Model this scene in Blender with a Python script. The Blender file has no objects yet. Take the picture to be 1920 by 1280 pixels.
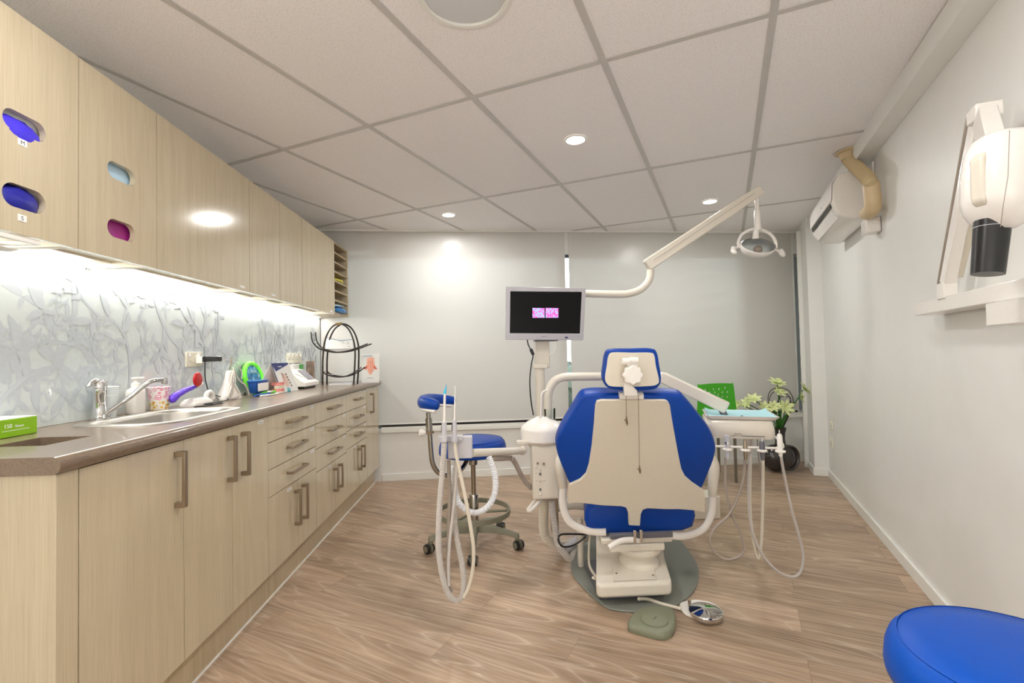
import bpy, bmesh, math, random
from mathutils import Vector as V, Matrix
random.seed(7)
SC = bpy.context.scene
COL = SC.collection
PI = math.pi

# ------------------------------------------------------------------ camera
FPX = 885.926
YAW, PITCH, ROLL = 0.04478, 0.02587, 0.02174
CAM = V((0.98992, 0.0, 1.09706))
fw = V((math.sin(YAW)*math.cos(PITCH), math.cos(YAW)*math.cos(PITCH), math.sin(PITCH)))
rt0 = V((math.cos(YAW), -math.sin(YAW), 0))
up0 = rt0.cross(fw)
RT = rt0*math.cos(ROLL) - up0*math.sin(ROLL)
UP = rt0*math.sin(ROLL) + up0*math.cos(ROLL)
cd = bpy.data.cameras.new('camera'); cam = bpy.data.objects.new('camera', cd); COL.objects.link(cam)
cd.sensor_fit = 'HORIZONTAL'; cd.sensor_width = 36; cd.lens = FPX/1920*36; cd.clip_start = 0.02; cd.clip_end = 200
m = Matrix((RT, UP, -fw)).transposed().to_4x4(); m.translation = CAM; cam.matrix_world = m
SC.camera = cam

# the survey of the photograph: where a sight line meets a plane of the room
def ray(u, v): return fw + RT*((u-960)/FPX) - UP*((v-640)/FPX)
def hit(u, v, p, n):
    k = ray(u, v); n = V(n); return CAM + k*((V(p)-CAM).dot(n)/k.dot(n))
def aty(u, v, y): return hit(u, v, (0, y, 0), (0, 1, 0))
def atz(u, v, z): return hit(u, v, (0, 0, z), (0, 0, 1))
def atx(u, v, x): return hit(u, v, (x, 0, 0), (1, 0, 0))

H = 2.22381; D = 4.24068; ABK = 0.05522; ARW = 0.4648; DRW = 1.8738
XW = -0.505                                  # left wall
rwd = V((math.sin(ARW), math.cos(ARW), 0))   # along the right wall, away from the door
rwn = V((-math.cos(ARW), math.sin(ARW), 0))  # out of the right wall into the room
def rw(t, off=0, z=0): return V((DRW, 0, z)) + rwd*t + rwn*off
def atrw(u, v, off=0): return hit(u, v, rw(0, off), rwn)
bkn = V((math.sin(ABK), -math.cos(ABK), 0))
bkd = V((math.cos(ABK), math.sin(ABK), 0))
def bk(x, off=0, z=0): return V((x, D + x*math.tan(ABK), z)) + bkn*off
def atbk(u, v, off=0): return hit(u, v, bk(0, off), bkn)

# ------------------------------------------------------------------ materials
def lin(c):
    return tuple(((x/255)/12.92 if x/255 <= 0.04045 else ((x/255+0.055)/1.055)**2.4) for x in c)
def rgb(*c): return lin(c) + (1,)
class N:
    def __init__(s, name):
        s.m = bpy.data.materials.new(name); s.m.use_nodes = True
        s.t = s.m.node_tree; s.b = s.t.nodes['Principled BSDF']; s.o = s.t.nodes['Material Output']
    def n(s, typ, **kw):
        x = s.t.nodes.new(typ)
        for k, v in kw.items():
            if k.startswith('i_'):
                x.inputs[k[2:].replace('_', ' ')].default_value = v
            else: setattr(x, k, v)
        return x
    def l(s, a, b): s.t.links.new(a, b)
    def set(s, **kw):
        for k, v in kw.items(): s.b.inputs[k.replace('_', ' ')].default_value = v
    def coord(s, scale=(1, 1, 1), rot=(0, 0, 0), out='Object'):
        c = s.n('ShaderNodeTexCoord'); mp = s.n('ShaderNodeMapping')
        mp.inputs['Scale'].default_value = scale; mp.inputs['Rotation'].default_value = rot
        s.l(c.outputs[out], mp.inputs['Vector']); return mp.outputs['Vector']
    def ramp(s, fac, stops, interp='LINEAR'):
        r = s.n('ShaderNodeValToRGB'); r.color_ramp.interpolation = interp
        e = r.color_ramp.elements
        while len(e) < len(stops): e.new(0.5)
        for el, (p, c) in zip(e, stops): el.position = p; el.color = c if len(c) == 4 else tuple(c)+(1,)
        s.l(fac, r.inputs['Fac']); return r.outputs['Color']
    def bump(s, h, strength=0.2, dist=0.002):
        b = s.n('ShaderNodeBump'); b.inputs['Strength'].default_value = strength; b.inputs['Distance'].default_value = dist
        s.l(h, b.inputs['Height']); s.l(b.outputs['Normal'], s.b.inputs['Normal'])

def plain(name, col, rough=0.4, metal=0.0, coat=0.0, noise=None, bump=0.0, var=0.012, spec=0.5, **kw):
    """colour with a little grain of its own"""
    s = N(name); c = rgb(*col)
    s.set(Roughness=rough, Metallic=metal); s.b.inputs['Coat Weight'].default_value = coat
    s.b.inputs['Specular IOR Level'].default_value = spec
    vec = s.coord((noise or 60,)*3)
    t = s.n('ShaderNodeTexNoise', i_Scale=1.0, i_Detail=3.0); s.l(vec, t.inputs['Vector'])
    lo = tuple(x*(1-var) for x in c[:3]); hi = tuple(min(1, x*(1+var)) for x in c[:3])
    s.l(s.ramp(t.outputs['Fac'], [(0.3, lo), (0.7, hi)]), s.b.inputs['Base Color'])
    if bump: s.bump(t.outputs['Fac'], bump, 0.001)
    for k, v in kw.items(): s.b.inputs[k.replace('_', ' ')].default_value = v
    return s.m
def emit(name, col, strength):
    s = N(name); s.b.inputs['Base Color'].default_value = rgb(*col)
    s.b.inputs['Emission Color'].default_value = rgb(*col); s.b.inputs['Emission Strength'].default_value = strength
    return s.m
def wood(name, a, b, rough=0.14, coat=0.5, axis='Z'):
    s = N(name); s.set(Roughness=rough); s.b.inputs['Coat Weight'].default_value = coat; s.b.inputs['Coat Roughness'].default_value = 0.05
    sc = {'Z': (260, 260, 6), 'Y': (160, 5, 160)}[axis]
    t = s.n('ShaderNodeTexNoise', i_Scale=1.0, i_Detail=4.0, i_Roughness=0.6); s.l(s.coord(sc), t.inputs['Vector'])
    t2 = s.n('ShaderNodeTexNoise', i_Scale=1.0, i_Detail=2.0); s.l(s.coord(tuple(x*0.12 for x in sc)), t2.inputs['Vector'])
    mx = s.n('ShaderNodeMix', data_type='FLOAT'); mx.inputs[0].default_value = 0.35
    s.l(t.outputs['Fac'], mx.inputs[2]); s.l(t2.outputs['Fac'], mx.inputs[3])
    s.l(s.ramp(mx.outputs[0], [(0.35, rgb(*a)), (0.65, rgb(*b))]), s.b.inputs['Base Color'])
    return s.m

M = {}
M['wall'] = plain('painted_wall', (233, 233, 229), 0.42, noise=9, var=0.012, spec=0.4)
M['trimwhite'] = plain('white_trim_paint', (236, 236, 230), 0.3, noise=9, var=0.01)
M['laminate'] = wood('beige_laminate', (188, 174, 147), (203, 190, 163))
M['laminate_dark'] = wood('beige_laminate_plinth', (172, 155, 126), (192, 175, 146), 0.2, 0.3)
M['carcass'] = plain('white_melamine', (226, 218, 200), 0.4, noise=20)
M['shelfdark'] = wood('shelf_melamine', (150, 132, 100), (170, 152, 120), 0.35, 0.1)
M['nickel'] = plain('brushed_bronze_nickel', (152, 136, 116), 0.34, 0.75, noise=200)
M['chrome'] = plain('chrome', (225, 225, 225), 0.07, 1.0)
M['chair_chrome'] = plain('grey_chrome', (170, 166, 158), 0.16, 1.0)
M['white'] = plain('white_plastic', (238, 234, 228), 0.25, coat=0.3)
M['cream'] = plain('cream_enamel', (222, 215, 201), 0.28, coat=0.3)
M['cream2'] = plain('cream_moulded_shell', (214, 206, 190), 0.4)
M['grey'] = plain('grey_plastic', (190, 189, 194), 0.35)
M['dgrey'] = plain('dark_grey_plastic', (92, 90, 96), 0.35)
M['black'] = plain('black_plastic', (20, 20, 22), 0.3)
M['blue'] = plain('blue_vinyl', (0, 58, 148), 0.42, spec=0.25, noise=300, bump=0.05, var=0.05)
M['blue2'] = plain('bright_blue_vinyl', (0, 76, 178), 0.42, spec=0.25, noise=300, bump=0.05, var=0.05)
M['hose'] = plain('grey_hose_rubber', (196, 190, 184), 0.45)
M['hose_brown'] = plain('taupe_hose_rubber', (158, 146, 136), 0.45)
M['hose_cream'] = plain('cream_hose_rubber', (214, 206, 190), 0.45)
M['steel'] = plain('stainless_steel', (176, 172, 164), 0.4, 1.0, noise=150)
M['stoolgrey'] = plain('stool_grey_green', (126, 124, 106), 0.4)
M['green'] = plain('chair_green', (60, 172, 16), 0.35)
M['leaf'] = plain('leaf_green', (52, 112, 34), 0.5)
M['petal'] = plain('pale_green_petal', (222, 232, 168), 0.5, var=0.08)
M['darkstem'] = plain('black_twig', (50, 46, 38), 0.5)
M['matgrey'] = plain('grey_base_plate', (126, 128, 120), 0.5)
M['pedal'] = plain('sage_pedal', (126, 130, 108), 0.5)
M['paper'] = plain('paper', (236, 236, 232), 0.6)
M['beigepipe'] = plain('beige_trunking', (206, 184, 146), 0.4)
M['downglow'] = emit('downlight_glow', (255, 250, 242), 14.0)
M['led'] = emit('led_glow', (255, 252, 246), 26.0)

def counter_mat():
    s = N('grey_brown_worktop'); s.set(Roughness=0.3); s.b.inputs['Coat Weight'].default_value = 0.3
    t = s.n('ShaderNodeTexNoise', i_Scale=1.0, i_Detail=5.0, i_Roughness=0.7); s.l(s.coord((300, 60, 300)), t.inputs['Vector'])
    s.l(s.ramp(t.outputs['Fac'], [(0.3, rgb(98, 82, 66)), (0.7, rgb(132, 114, 95))]), s.b.inputs['Base Color']); return s.m
M['worktop'] = counter_mat()

def floor_mat():
    s = N('oak_vinyl_planks'); ang = math.radians(29)
    vec = s.coord((1, 1, 1), (0, 0, ang))
    bt = s.n('ShaderNodeTexBrick'); bt.offset = 0.37; bt.offset_frequency = 2; bt.squash = 1
    bt.inputs['Scale'].default_value = 1; bt.inputs['Brick Width'].default_value = 1.22; bt.inputs['Row Height'].default_value = 0.18
    bt.inputs['Mortar Size'].default_value = 0.0012; bt.inputs['Mortar Smooth'].default_value = 0.3; bt.inputs['Bias'].default_value = 0
    bt.inputs['Color1'].default_value = (0, 0, 0, 1); bt.inputs['Color2'].default_value = (1, 1, 1, 1); bt.inputs['Mortar'].default_value = (0.5, 0.5, 0.5, 1)
    s.l(vec, bt.inputs['Vector'])
    off = s.n('ShaderNodeVectorMath', operation='MULTIPLY_ADD'); off.inputs[1].default_value = (7.3, 3.7, 5.1)
    s.l(bt.outputs['Color'], off.inputs[0]); s.l(vec, off.inputs[2])
    # broad plank grain
    def nz(sc, det, rough=0.6):
        mp = s.n('ShaderNodeMapping'); mp.inputs['Scale'].default_value = sc; s.l(off.outputs[0], mp.inputs['Vector'])
        t = s.n('ShaderNodeTexNoise', i_Scale=1.0, i_Detail=det, i_Roughness=rough); s.l(mp.outputs[0], t.inputs['Vector']); return t.outputs['Fac']
    big = nz((0.75, 6.5, 1), 1.0, 0.35); fine = nz((7, 210, 1), 3.0, 0.7); mid = nz((1.4, 24, 1), 4.0)
    sep = s.n('ShaderNodeMath', operation='MULTIPLY'); sep.inputs[1].default_value = 17.0; s.l(big, sep.inputs[0])
    fr = s.n('ShaderNodeMath', operation='PINGPONG'); fr.inputs[1].default_value = 0.5; s.l(sep.outputs[0], fr.inputs[0])
    ring = s.ramp(fr.outputs[0], [(0.0, (1, 1, 1)), (0.10, (0.25, 0.25, 0.25)), (0.5, (0, 0, 0))])
    base = s.ramp(mid, [(0.3, rgb(150, 126, 103)), (0.7, rgb(190, 166, 142))])
    tone = s.n('ShaderNodeMix', data_type='RGBA', blend_type='MULTIPLY'); tone.inputs[0].default_value = 1
    s.l(base, tone.inputs[6]); s.l(s.ramp(bt.outputs['Color'], [(0, (0.76, 0.74, 0.71)), (1, (1.10, 1.09, 1.08))]), tone.inputs[7])
    streak = s.n('ShaderNodeMix', data_type='RGBA', blend_type='MULTIPLY'); streak.inputs[0].default_value = 0.8
    s.l(tone.outputs[2], streak.inputs[6]); s.l(s.ramp(fine, [(0.36, (0.74, 0.71, 0.68)), (0.58, (1.08, 1.08, 1.08))]), streak.inputs[7])
    lite = s.n('ShaderNodeMix', data_type='RGBA'); lite.inputs[7].default_value = rgb(226, 210, 192)
    sc2 = s.n('ShaderNodeMath', operation='MULTIPLY'); sc2.inputs[1].default_value = 0.34; s.l(ring, sc2.inputs[0])
    s.l(sc2.outputs[0], lite.inputs[0]); s.l(streak.outputs[2], lite.inputs[6])
    mo = s.n('ShaderNodeMix', data_type='RGBA'); mo.inputs[7].default_value = rgb(112, 90, 70)
    mf = s.n('ShaderNodeMath', operation='MULTIPLY'); mf.inputs[1].default_value = 0.55; s.l(bt.outputs['Fac'], mf.inputs[0])
    s.l(mf.outputs[0], mo.inputs[0]); s.l(lite.outputs[2], mo.inputs[6]); s.l(mo.outputs[2], s.b.inputs['Base Color'])
    s.set(Roughness=0.38); s.bump(fine, 0.12, 0.0006); return s.m
M['floor'] = floor_mat()

def ceil_mat():
    s = N('mineral_ceiling_tile'); s.set(Roughness=0.8)
    t = s.n('ShaderNodeTexNoise', i_Scale=220.0, i_Detail=2.0); s.l(s.coord(), t.inputs['Vector'])
    s.l(s.ramp(t.outputs['Fac'], [(0.34, rgb(218, 214, 213)), (0.42, rgb(244, 241, 241)), (1, rgb(248, 245, 245))]), s.b.inputs['Base Color'])
    s.bump(t.outputs['Fac'], 0.25, 0.001); return s.m
M['ceiling'] = ceil_mat()
M['grid'] = plain('grid_bar_paint', (196, 193, 190), 0.4)

def blind_mat():
    s = N('sunscreen_blind'); s.t.nodes.remove(s.b)
    w = s.n('ShaderNodeTexWave', i_Scale=260.0); w.bands_direction = 'Z'; s.l(s.coord(), w.inputs['Vector'])
    c = s.ramp(w.outputs['Fac'], [(0, rgb(218, 216, 211)), (1, rgb(232, 230, 225))])
    d = s.n('ShaderNodeBsdfDiffuse'); t = s.n('ShaderNodeBsdfTranslucent'); tr = s.n('ShaderNodeBsdfTransparent')
    s.l(c, d.inputs[0]); s.l(c, t.inputs[0]); tr.inputs[0].default_value = (1, 1, 1, 1)
    g = s.n('ShaderNodeBsdfGlossy'); g.inputs['Roughness'].default_value = 0.25; g.inputs[0].default_value = (1, 1, 1, 1)
    a = s.n('ShaderNodeMixShader'); a.inputs[0].default_value = 0.15; s.l(d.outputs[0], a.inputs[1]); s.l(t.outputs[0], a.inputs[2])
    b = s.n('ShaderNodeMixShader'); b.inputs[0].default_value = 0.075; s.l(a.outputs[0], b.inputs[1]); s.l(tr.outputs[0], b.inputs[2])
    e = s.n('ShaderNodeMixShader'); e.inputs[0].default_value = 0.02; s.l(b.outputs[0], e.inputs[1]); s.l(g.outputs[0], e.inputs[2])
    s.l(e.outputs[0], s.o.inputs['Surface']); return s.m
M['blind'] = blind_mat()
def glass_mat(name, col, rough=0.0, tint=0.08):
    s = N(name); s.t.nodes.remove(s.b)
    g = s.n('ShaderNodeBsdfGlossy'); g.inputs['Roughness'].default_value = rough + 0.02
    t = s.n('ShaderNodeBsdfTransparent'); t.inputs[0].default_value = rgb(*col)
    f = s.n('ShaderNodeFresnel'); f.inputs[0].default_value = 1.45
    a = s.n('ShaderNodeMixShader'); s.l(f.outputs[0], a.inputs[0]); s.l(t.outputs[0], a.inputs[1]); s.l(g.outputs[0], a.inputs[2])
    s.l(a.outputs[0], s.o.inputs['Surface']); return s.m
M['glass'] = glass_mat('clear_glass', (244, 250, 248))
M['cupglass'] = glass_mat('cup_glass', (250, 253, 252))
M['frost'] = plain('frosted_blue_glass', (196, 208, 212), 0.3)
M['splash'] = plain('back_painted_glass', (212, 220, 220), 0.07, coat=0.5, noise=3, var=0.015)
M['damask'] = plain('printed_scroll_grey', (198, 205, 211), 0.07, coat=0.5, noise=3, var=0.015)

# ------------------------------------------------------------------ mesh builder
def catmull(pts, n=8, closed=False):
    pts = [V(p) for p in pts]; out = []; L = len(pts)
    rng = range(L) if closed else range(L-1)
    for i in rng:
        if closed: p0, p1, p2, p3 = pts[(i-1) % L], pts[i], pts[(i+1) % L], pts[(i+2) % L]
        else: p0 = pts[max(i-1, 0)]; p1 = pts[i]; p2 = pts[i+1]; p3 = pts[min(i+2, L-1)]
        for k in range(n):
            t = k/n
            out.append(0.5*((2*p1)+(p2-p0)*t+(2*p0-5*p1+4*p2-p3)*t*t+(3*p1-p0-3*p2+p3)*t*t*t))
    if not closed: out.append(pts[-1])
    return out
def resample(path, step):
    out = [path[0].copy()]; acc = 0
    for a, b in zip(path, path[1:]):
        L = (b-a).length
        if L == 0: continue
        d = step-acc
        while d <= L:
            out.append(a+(b-a)*(d/L)); d += step
        acc = L-(d-step)
    return out

class MB:
    def __init__(s): s.bm = bmesh.new()
    def verts(s, pts): return [s.bm.verts.new(p) for p in pts]
    def face(s, vs):
        try: return s.bm.faces.new(vs)
        except ValueError: return None
    def box(s, x0, x1, y0, y1, z0, z1):
        return s.hexa([(x0,y0,z0),(x1,y0,z0),(x1,y1,z0),(x0,y1,z0)], [(x0,y0,z1),(x1,y0,z1),(x1,y1,z1),(x0,y1,z1)])
    def hexa(s, lo, hi):
        a = s.verts(lo); b = s.verts(hi); n = len(a)
        s.face(a[::-1]); s.face(b)
        for i in range(n): s.face([a[i], a[(i+1) % n], b[(i+1) % n], b[i]])
        return s
    def obox(s, c, ax, ay, az):          # centre and three half-axis vectors
        c, ax, ay, az = V(c), V(ax), V(ay), V(az)
        lo = [c-ax-ay-az, c+ax-ay-az, c+ax+ay-az, c-ax+ay-az]
        return s.hexa(lo, [p+az*2 for p in lo])
    def prism(s, pts, vec):
        vec = V(vec); return s.hexa([V(p) for p in pts], [V(p)+vec for p in pts])
    def loft(s, rings, cap0=True, cap1=True, closed=True):
        R = [s.verts(r) for r in rings]; n = len(R[0])
        for a, b in zip(R, R[1:]):
            for i in range(n if closed else n-1): s.face([a[i], a[(i+1) % n], b[(i+1) % n], b[i]])
        if cap0: s.face(R[0][::-1])
        if cap1: s.face(R[-1])
        return s
    def tube(s, path, r, seg=12, closed=False, flat=1.0, nrm=None, caps=True):
        path = [V(p) for p in path]; n = len(path)
        rr = r if isinstance(r, (list, tuple)) else [r]*n
        rings = []; prev = None
        for i, p in enumerate(path):
            if closed: t = path[(i+1) % n]-path[i-1]
            else: t = path[min(i+1, n-1)]-path[max(i-1, 0)]
            if t.length < 1e-9: t = V((0, 0, 1))
            t.normalize()
            if prev is None:
                u = V(nrm) if nrm is not None else (V((0, 0, 1)) if abs(t.z) < 0.9 else V((1, 0, 0)))
            else: u = prev
            u = u-t*u.dot(t)
            if u.length < 1e-6: u = t.orthogonal()
            u.normalize(); w = t.cross(u); prev = u
            rings.append([p+(u*math.cos(2*PI*k/seg)+w*math.sin(2*PI*k/seg)*flat)*rr[i] for k in range(seg)])
        if closed: rings.append(rings[0])
        if closed:
            R = [s.verts(q) for q in rings[:-1]]
            for i in range(n):
                a, b = R[i], R[(i+1) % n]
                for k in range(seg): s.face([a[k], a[(k+1) % seg], b[(k+1) % seg], b[k]])
            return s
        return s.loft(rings, caps, caps)
    def ribbed(s, path, r, pitch=0.006, depth=0.2, seg=12):
        p = resample(catmull(path, 14), pitch/2)
        return s.tube(p, [r if i % 2 else r*(1-depth) for i in range(len(p))], seg)
    def hose(s, path, r, seg=10): return s.tube(catmull(path, 10), r, seg)
    def cyl(s, a, b, r0, r1=None, seg=24):
        return s.tube([a, b], [r0, r0 if r1 is None else r1], seg)
    def lathe(s, prof, c, axis=(0, 0, 1), seg=32, caps=True):
        c = V(c); ax = V(axis).normalized(); u = ax.orthogonal().normalized(); w = ax.cross(u)
        return s.loft([[c+ax*z+(u*math.cos(2*PI*k/seg)+w*math.sin(2*PI*k/seg))*max(r, 1e-5) for k in range(seg)] for r, z in prof], caps, caps)
    def ball(s, c, rx, ry=None, rz=None, seg=20, rows=12):
        ry = rx if ry is None else ry; rz = rx if rz is None else rz; c = V(c)
        rings = []
        for j in range(rows+1):
            a = -PI/2+PI*j/rows; q = max(math.cos(a), 1e-3)
            rings.append([c+V((rx*q*math.cos(2*PI*k/seg), ry*q*math.sin(2*PI*k/seg), rz*math.sin(a))) for k in range(seg)])
        return s.loft(rings)
    def plate(s, outer, holes, vec):
        """polygon with holes (3D point lists in one plane), thickened by vec"""
        vec = V(vec); loops = [[V(p) for p in outer]]+[[V(p) for p in h] for h in holes]
        tops = []
        for sgn in (0, 1):
            ed = []; vv = []
            for lp in loops:
                vs = s.verts([p+vec*sgn for p in lp]); vv.append(vs)
                for i in range(len(vs)): ed.append(s.bm.edges.new((vs[i], vs[(i+1) % len(vs)])))
            bmesh.ops.triangle_fill(s.bm, use_beauty=True, use_dissolve=False, edges=ed)
            tops.append(vv)
        for a, b in zip(tops[0], tops[1]):
            for i in range(len(a)): s.face([a[i], a[(i+1) % len(a)], b[(i+1) % len(a)], b[i]])
        return s
    def pillow(s, outline, nrm, thick, edge=0.3, ins=0.05, bulge=0.0):
        """a padded slab over a flat outline, its rim rounded; nrm points to the far side"""
        pts = [V(p) for p in outline]; c = sum(pts, V())/len(pts); n = V(nrm).normalized()
        rings = []
        for t, k in ((0, 1-ins), (0.06, 1-ins*0.45), (0.2, 1-ins*0.08), (0.5, 1), (0.8, 1-ins*0.1), (0.94, 1-ins*0.5), (1, 1-ins*1.1)):
            rings.append([c+(p-c)*k+n*thick*t for p in pts])
        if bulge:
            for k, t in ((0.6, 1+bulge*0.7), (0.25, 1+bulge)): rings.append([c+(p-c)*k+n*thick*t for p in pts])
        return s.loft(rings)
    def build(s, name, mat, parent=None, bevel=0.0, smooth=True, angle=35, label=None, segs=2, recalc=True):
        if recalc:
            bmesh.ops.remove_doubles(s.bm, verts=s.bm.verts, dist=1e-6)
            bmesh.ops.recalc_face_normals(s.bm, faces=s.bm.faces)
        me = bpy.data.meshes.new(name); 
        o = bpy.data.objects.new(name, me); COL.objects.link(o)
        if parent is not None:
            w = wloc(parent); s.bm.transform(Matrix.Translation(-w)); o.parent = parent
        else:
            pts = [v.co for v in s.bm.verts]; c = V((sum(p.x for p in pts)/len(pts), sum(p.y for p in pts)/len(pts), min(p.z for p in pts)))
            s.bm.transform(Matrix.Translation(-c)); o.location = c
        s.bm.to_mesh(me); s.bm.free()
        me.materials.append(M[mat] if isinstance(mat, str) else mat)
        if smooth:
            me.shade_smooth(); me.set_sharp_from_angle(angle=math.radians(angle))
        if bevel:
            b = o.modifiers.new('bevel', 'BEVEL'); b.width = bevel; b.segments = segs; b.limit_method = 'ANGLE'; b.angle_limit = math.radians(35)
            b.harden_normals = False
        if label: o['label'] = label
        return o
def wloc(o):
    w = o.location.copy()
    while o.parent: o = o.parent; w += o.location
    return w
def thing(name, label, cat, loc, group=None):
    o = bpy.data.objects.new(name, None); COL.objects.link(o); o.empty_display_size = 0.05
    o.location = V(loc); o['label'] = label; o['category'] = cat
    if group: o['group'] = group
    return o
def tag(o, label, cat, group=None):
    o['label'] = label; o['category'] = cat
    if group: o['group'] = group
    return o
def struct(o): o['kind'] = 'structure'; return o
def text(name, body, size, origin, xdir, ydir, mat, parent=None, extrude=0.0004, align='CENTER'):
    cu = bpy.data.curves.new(name, 'FONT'); cu.body = body; cu.size = size; cu.extrude = extrude; cu.align_x = align
    tmp = bpy.data.objects.new(name+'_tmp', cu); COL.objects.link(tmp)
    bpy.context.view_layer.update()
    me = bpy.data.meshes.new_from_object(tmp.evaluated_get(bpy.context.evaluated_depsgraph_get()))
    bpy.data.objects.remove(tmp)
    xd = V(xdir).normalized(); yd = V(ydir).normalized(); zd = xd.cross(yd)
    mm = Matrix((xd, yd, zd)).transposed().to_4x4(); mm.translation = V(origin)-(wloc(parent) if parent else V())
    me.transform(mm); me.materials.clear(); me.materials.append(M[mat] if isinstance(mat, str) else mat)
    o = bpy.data.objects.new(name, me); COL.objects.link(o)
    if parent: o.parent = parent
    return o
def rrect(x0, x1, y0, y1, r, n=6):
    out = []
    for cx, cy, a0 in ((x1-r, y1-r, 0), (x0+r, y1-r, 90), (x0+r, y0+r, 180), (x1-r, y0+r, 270)):
        for k in range(n+1):
            a = math.radians(a0+90*k/n); out.append((cx+r*math.cos(a), cy+r*math.sin(a)))
    return out
# ================================================================== ROOM SHELL
YB = -1.3                                         # wall behind the camera
rwx = lambda y: DRW + math.tan(ARW)*y
C0 = rw(5.0)                                     # right wall meets the window wall
poly = [(XW, YB), (rwx(YB), YB), (C0.x, C0.y), (XW, D+XW*math.tan(ABK))]
poly = [(x, y) for x, y in poly]
struct(MB().prism([(x, y, -0.06) for x, y in [(XW-0.1, YB-0.1), (rwx(YB)+0.15, YB-0.1), (C0.x+0.3, C0.y+0.16), (XW-0.1, D+0.1)]], (0, 0, 0.06)).build('floor', 'floor', smooth=False))
struct(MB().prism([(x, y, H) for x, y in [(XW-0.1, YB-0.1), (rwx(YB)+0.15, YB-0.1), (C0.x+0.3, C0.y+0.16), (XW-0.1, D+0.1)]], (0, 0, 0.06)).build('ceiling', 'ceiling', smooth=False))
struct(MB().box(XW-0.1, XW, YB-0.1, D-0.02, 0, H).build('wall_left', 'wall', smooth=False))
struct(MB().box(XW-0.1, rwx(YB)+0.1, YB-0.1, YB, 0, H).build('wall_rear', 'wall', smooth=False))
a, b = rw(-1.6), rw(5.12)
struct(MB().prism([a, b, b-rwn*0.1, a-rwn*0.1], (0, 0, H)).build('wall_right', 'wall', smooth=False))
# window wall with its openings
def bkbox(mb, x0, x1, o0, o1, z0, z1):
    p = [bk(x0, o0), bk(x1, o0), bk(x1, o1), bk(x0, o1)]
    mb.prism([(q.x, q.y, z0) for q in p], (0, 0, z1-z0)); return mb
SILL = 0.455
w = MB()
bkbox(w, XW-0.1, 4.15, -0.1, 0, 0, SILL)
bkbox(w, XW-0.1, -0.062, -0.1, 0, 2.045, H)
bkbox(w, -0.062, -0.030, -0.1, 0, 2.155, H)
bkbox(w, -0.030, 4.15, -0.1, 0, 2.012, H)
bkbox(w, XW-0.1, XW+0.1, -0.1, 0, SILL, 2.045)
bkbox(w, 3.44, 3.955, -0.1, 0, SILL, 2.012)
bkbox(w, 4.03, 4.15, -0.1, 0, SILL, 2.012)
struct(w.build('wall_back', 'wall', smooth=False))
# window frames and panes
wn = struct(bkbox(bkbox(bkbox(bkbox(MB(), XW+0.1, 1.63, -0.075, -0.045, SILL, 0.50), XW+0.1, 1.63, -0.075, -0.045, 1.985, 2.012), 1.63, 1.69, -0.09, -0.03, SILL, 2.012), XW+0.1, XW+0.14, -0.075, -0.045, 0.5, 1.985).build('window_1', 'dgrey', smooth=False))
bkbox(MB(), XW+0.14, 1.63, -0.063, -0.057, 0.5, 1.985).build('window_pane', 'glass', wn, smooth=False)
wn = struct(bkbox(bkbox(bkbox(MB(), 1.69, 3.44, -0.075, -0.045, SILL, 0.50), 1.69, 3.44, -0.075, -0.045, 1.985, 2.012), 3.41, 3.44, -0.075, -0.045, 0.5, 1.985).build('window_2', 'dgrey', smooth=False))
bkbox(MB(), 1.69, 3.41, -0.063, -0.057, 0.5, 1.985).build('window_pane', 'glass', wn, smooth=False)
wn = struct(bkbox(bkbox(MB(), 3.955, 4.03, -0.075, -0.045, SILL, 0.49), 3.955, 4.03, -0.075, -0.045, 1.99, 2.012).build('window_3', 'trimwhite', smooth=False))
bkbox(MB(), 3.955, 4.03, -0.063, -0.057, 0.49, 1.99).build('window_pane', 'frost', wn, smooth=False)
# sill, dark frame strip, skirtings
struct(bkbox(bkbox(MB(), 0.01, 3.99, 0, 0.022, 0.425, 0.455), 0.01, 3.99, 0, 0.016, 0.455, 0.474).build('trim_1', 'trimwhite', bevel=0.002))
struct(bkbox(MB(), 0.01, 3.93, 0, 0.012, 0.474, 0.493).build('trim_2', 'black'))
struct(bkbox(MB(), 0.01, 3.99, 0, 0.012, 0, 0.062).build('baseboard_back', 'trimwhite', bevel=0.002))
a, b = rw(-1.45), rw(4.37)
struct(MB().prism([a, b, b+rwn*0.012, a+rwn*0.012], (0, 0, 0.062)).build('baseboard_right', 'trimwhite', bevel=0.002))
# pier in the far corner and its conduit
p0, p1, p2, p3 = rw(4.38, 0), rw(4.38, 0.105), rw(4.93, 0.105), rw(4.97, 0)
struct(MB().prism([p0, p1, p2, p3], (0, 0, H)).build('wall_pier', 'wall', smooth=False))
struct(MB().prism([rw(4.368, 0), rw(4.368, 0.117), rw(4.66, 0.117), rw(4.66, 0.105), rw(4.38, 0.105), rw(4.38, 0)], (0, 0, 0.062)).build('baseboard_pier', 'trimwhite', bevel=0.002))
struct(MB().prism([rw(4.66, 0.105), rw(4.66, 0.14), rw(4.70, 0.14), rw(4.70, 0.105)], (0, 0, H-0.05)).build('trim_3', 'trimwhite', bevel=0.003))
# beam over the right wall
a, b = rw(-1.45, 0), rw(4.38, 0)
struct(MB().prism([V((q.x, q.y, 2.135)) for q in (a, b, b+rwn*0.085, a+rwn*0.085)], (0, 0, H-2.135)).build('trim_4', 'wall', bevel=0.002))
# ceiling edge strip over the window wall
struct(bkbox(MB(), XW, 4.05, 0.011, 0.03, H-0.016, H).build('trim_5', 'trimwhite'))
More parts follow.
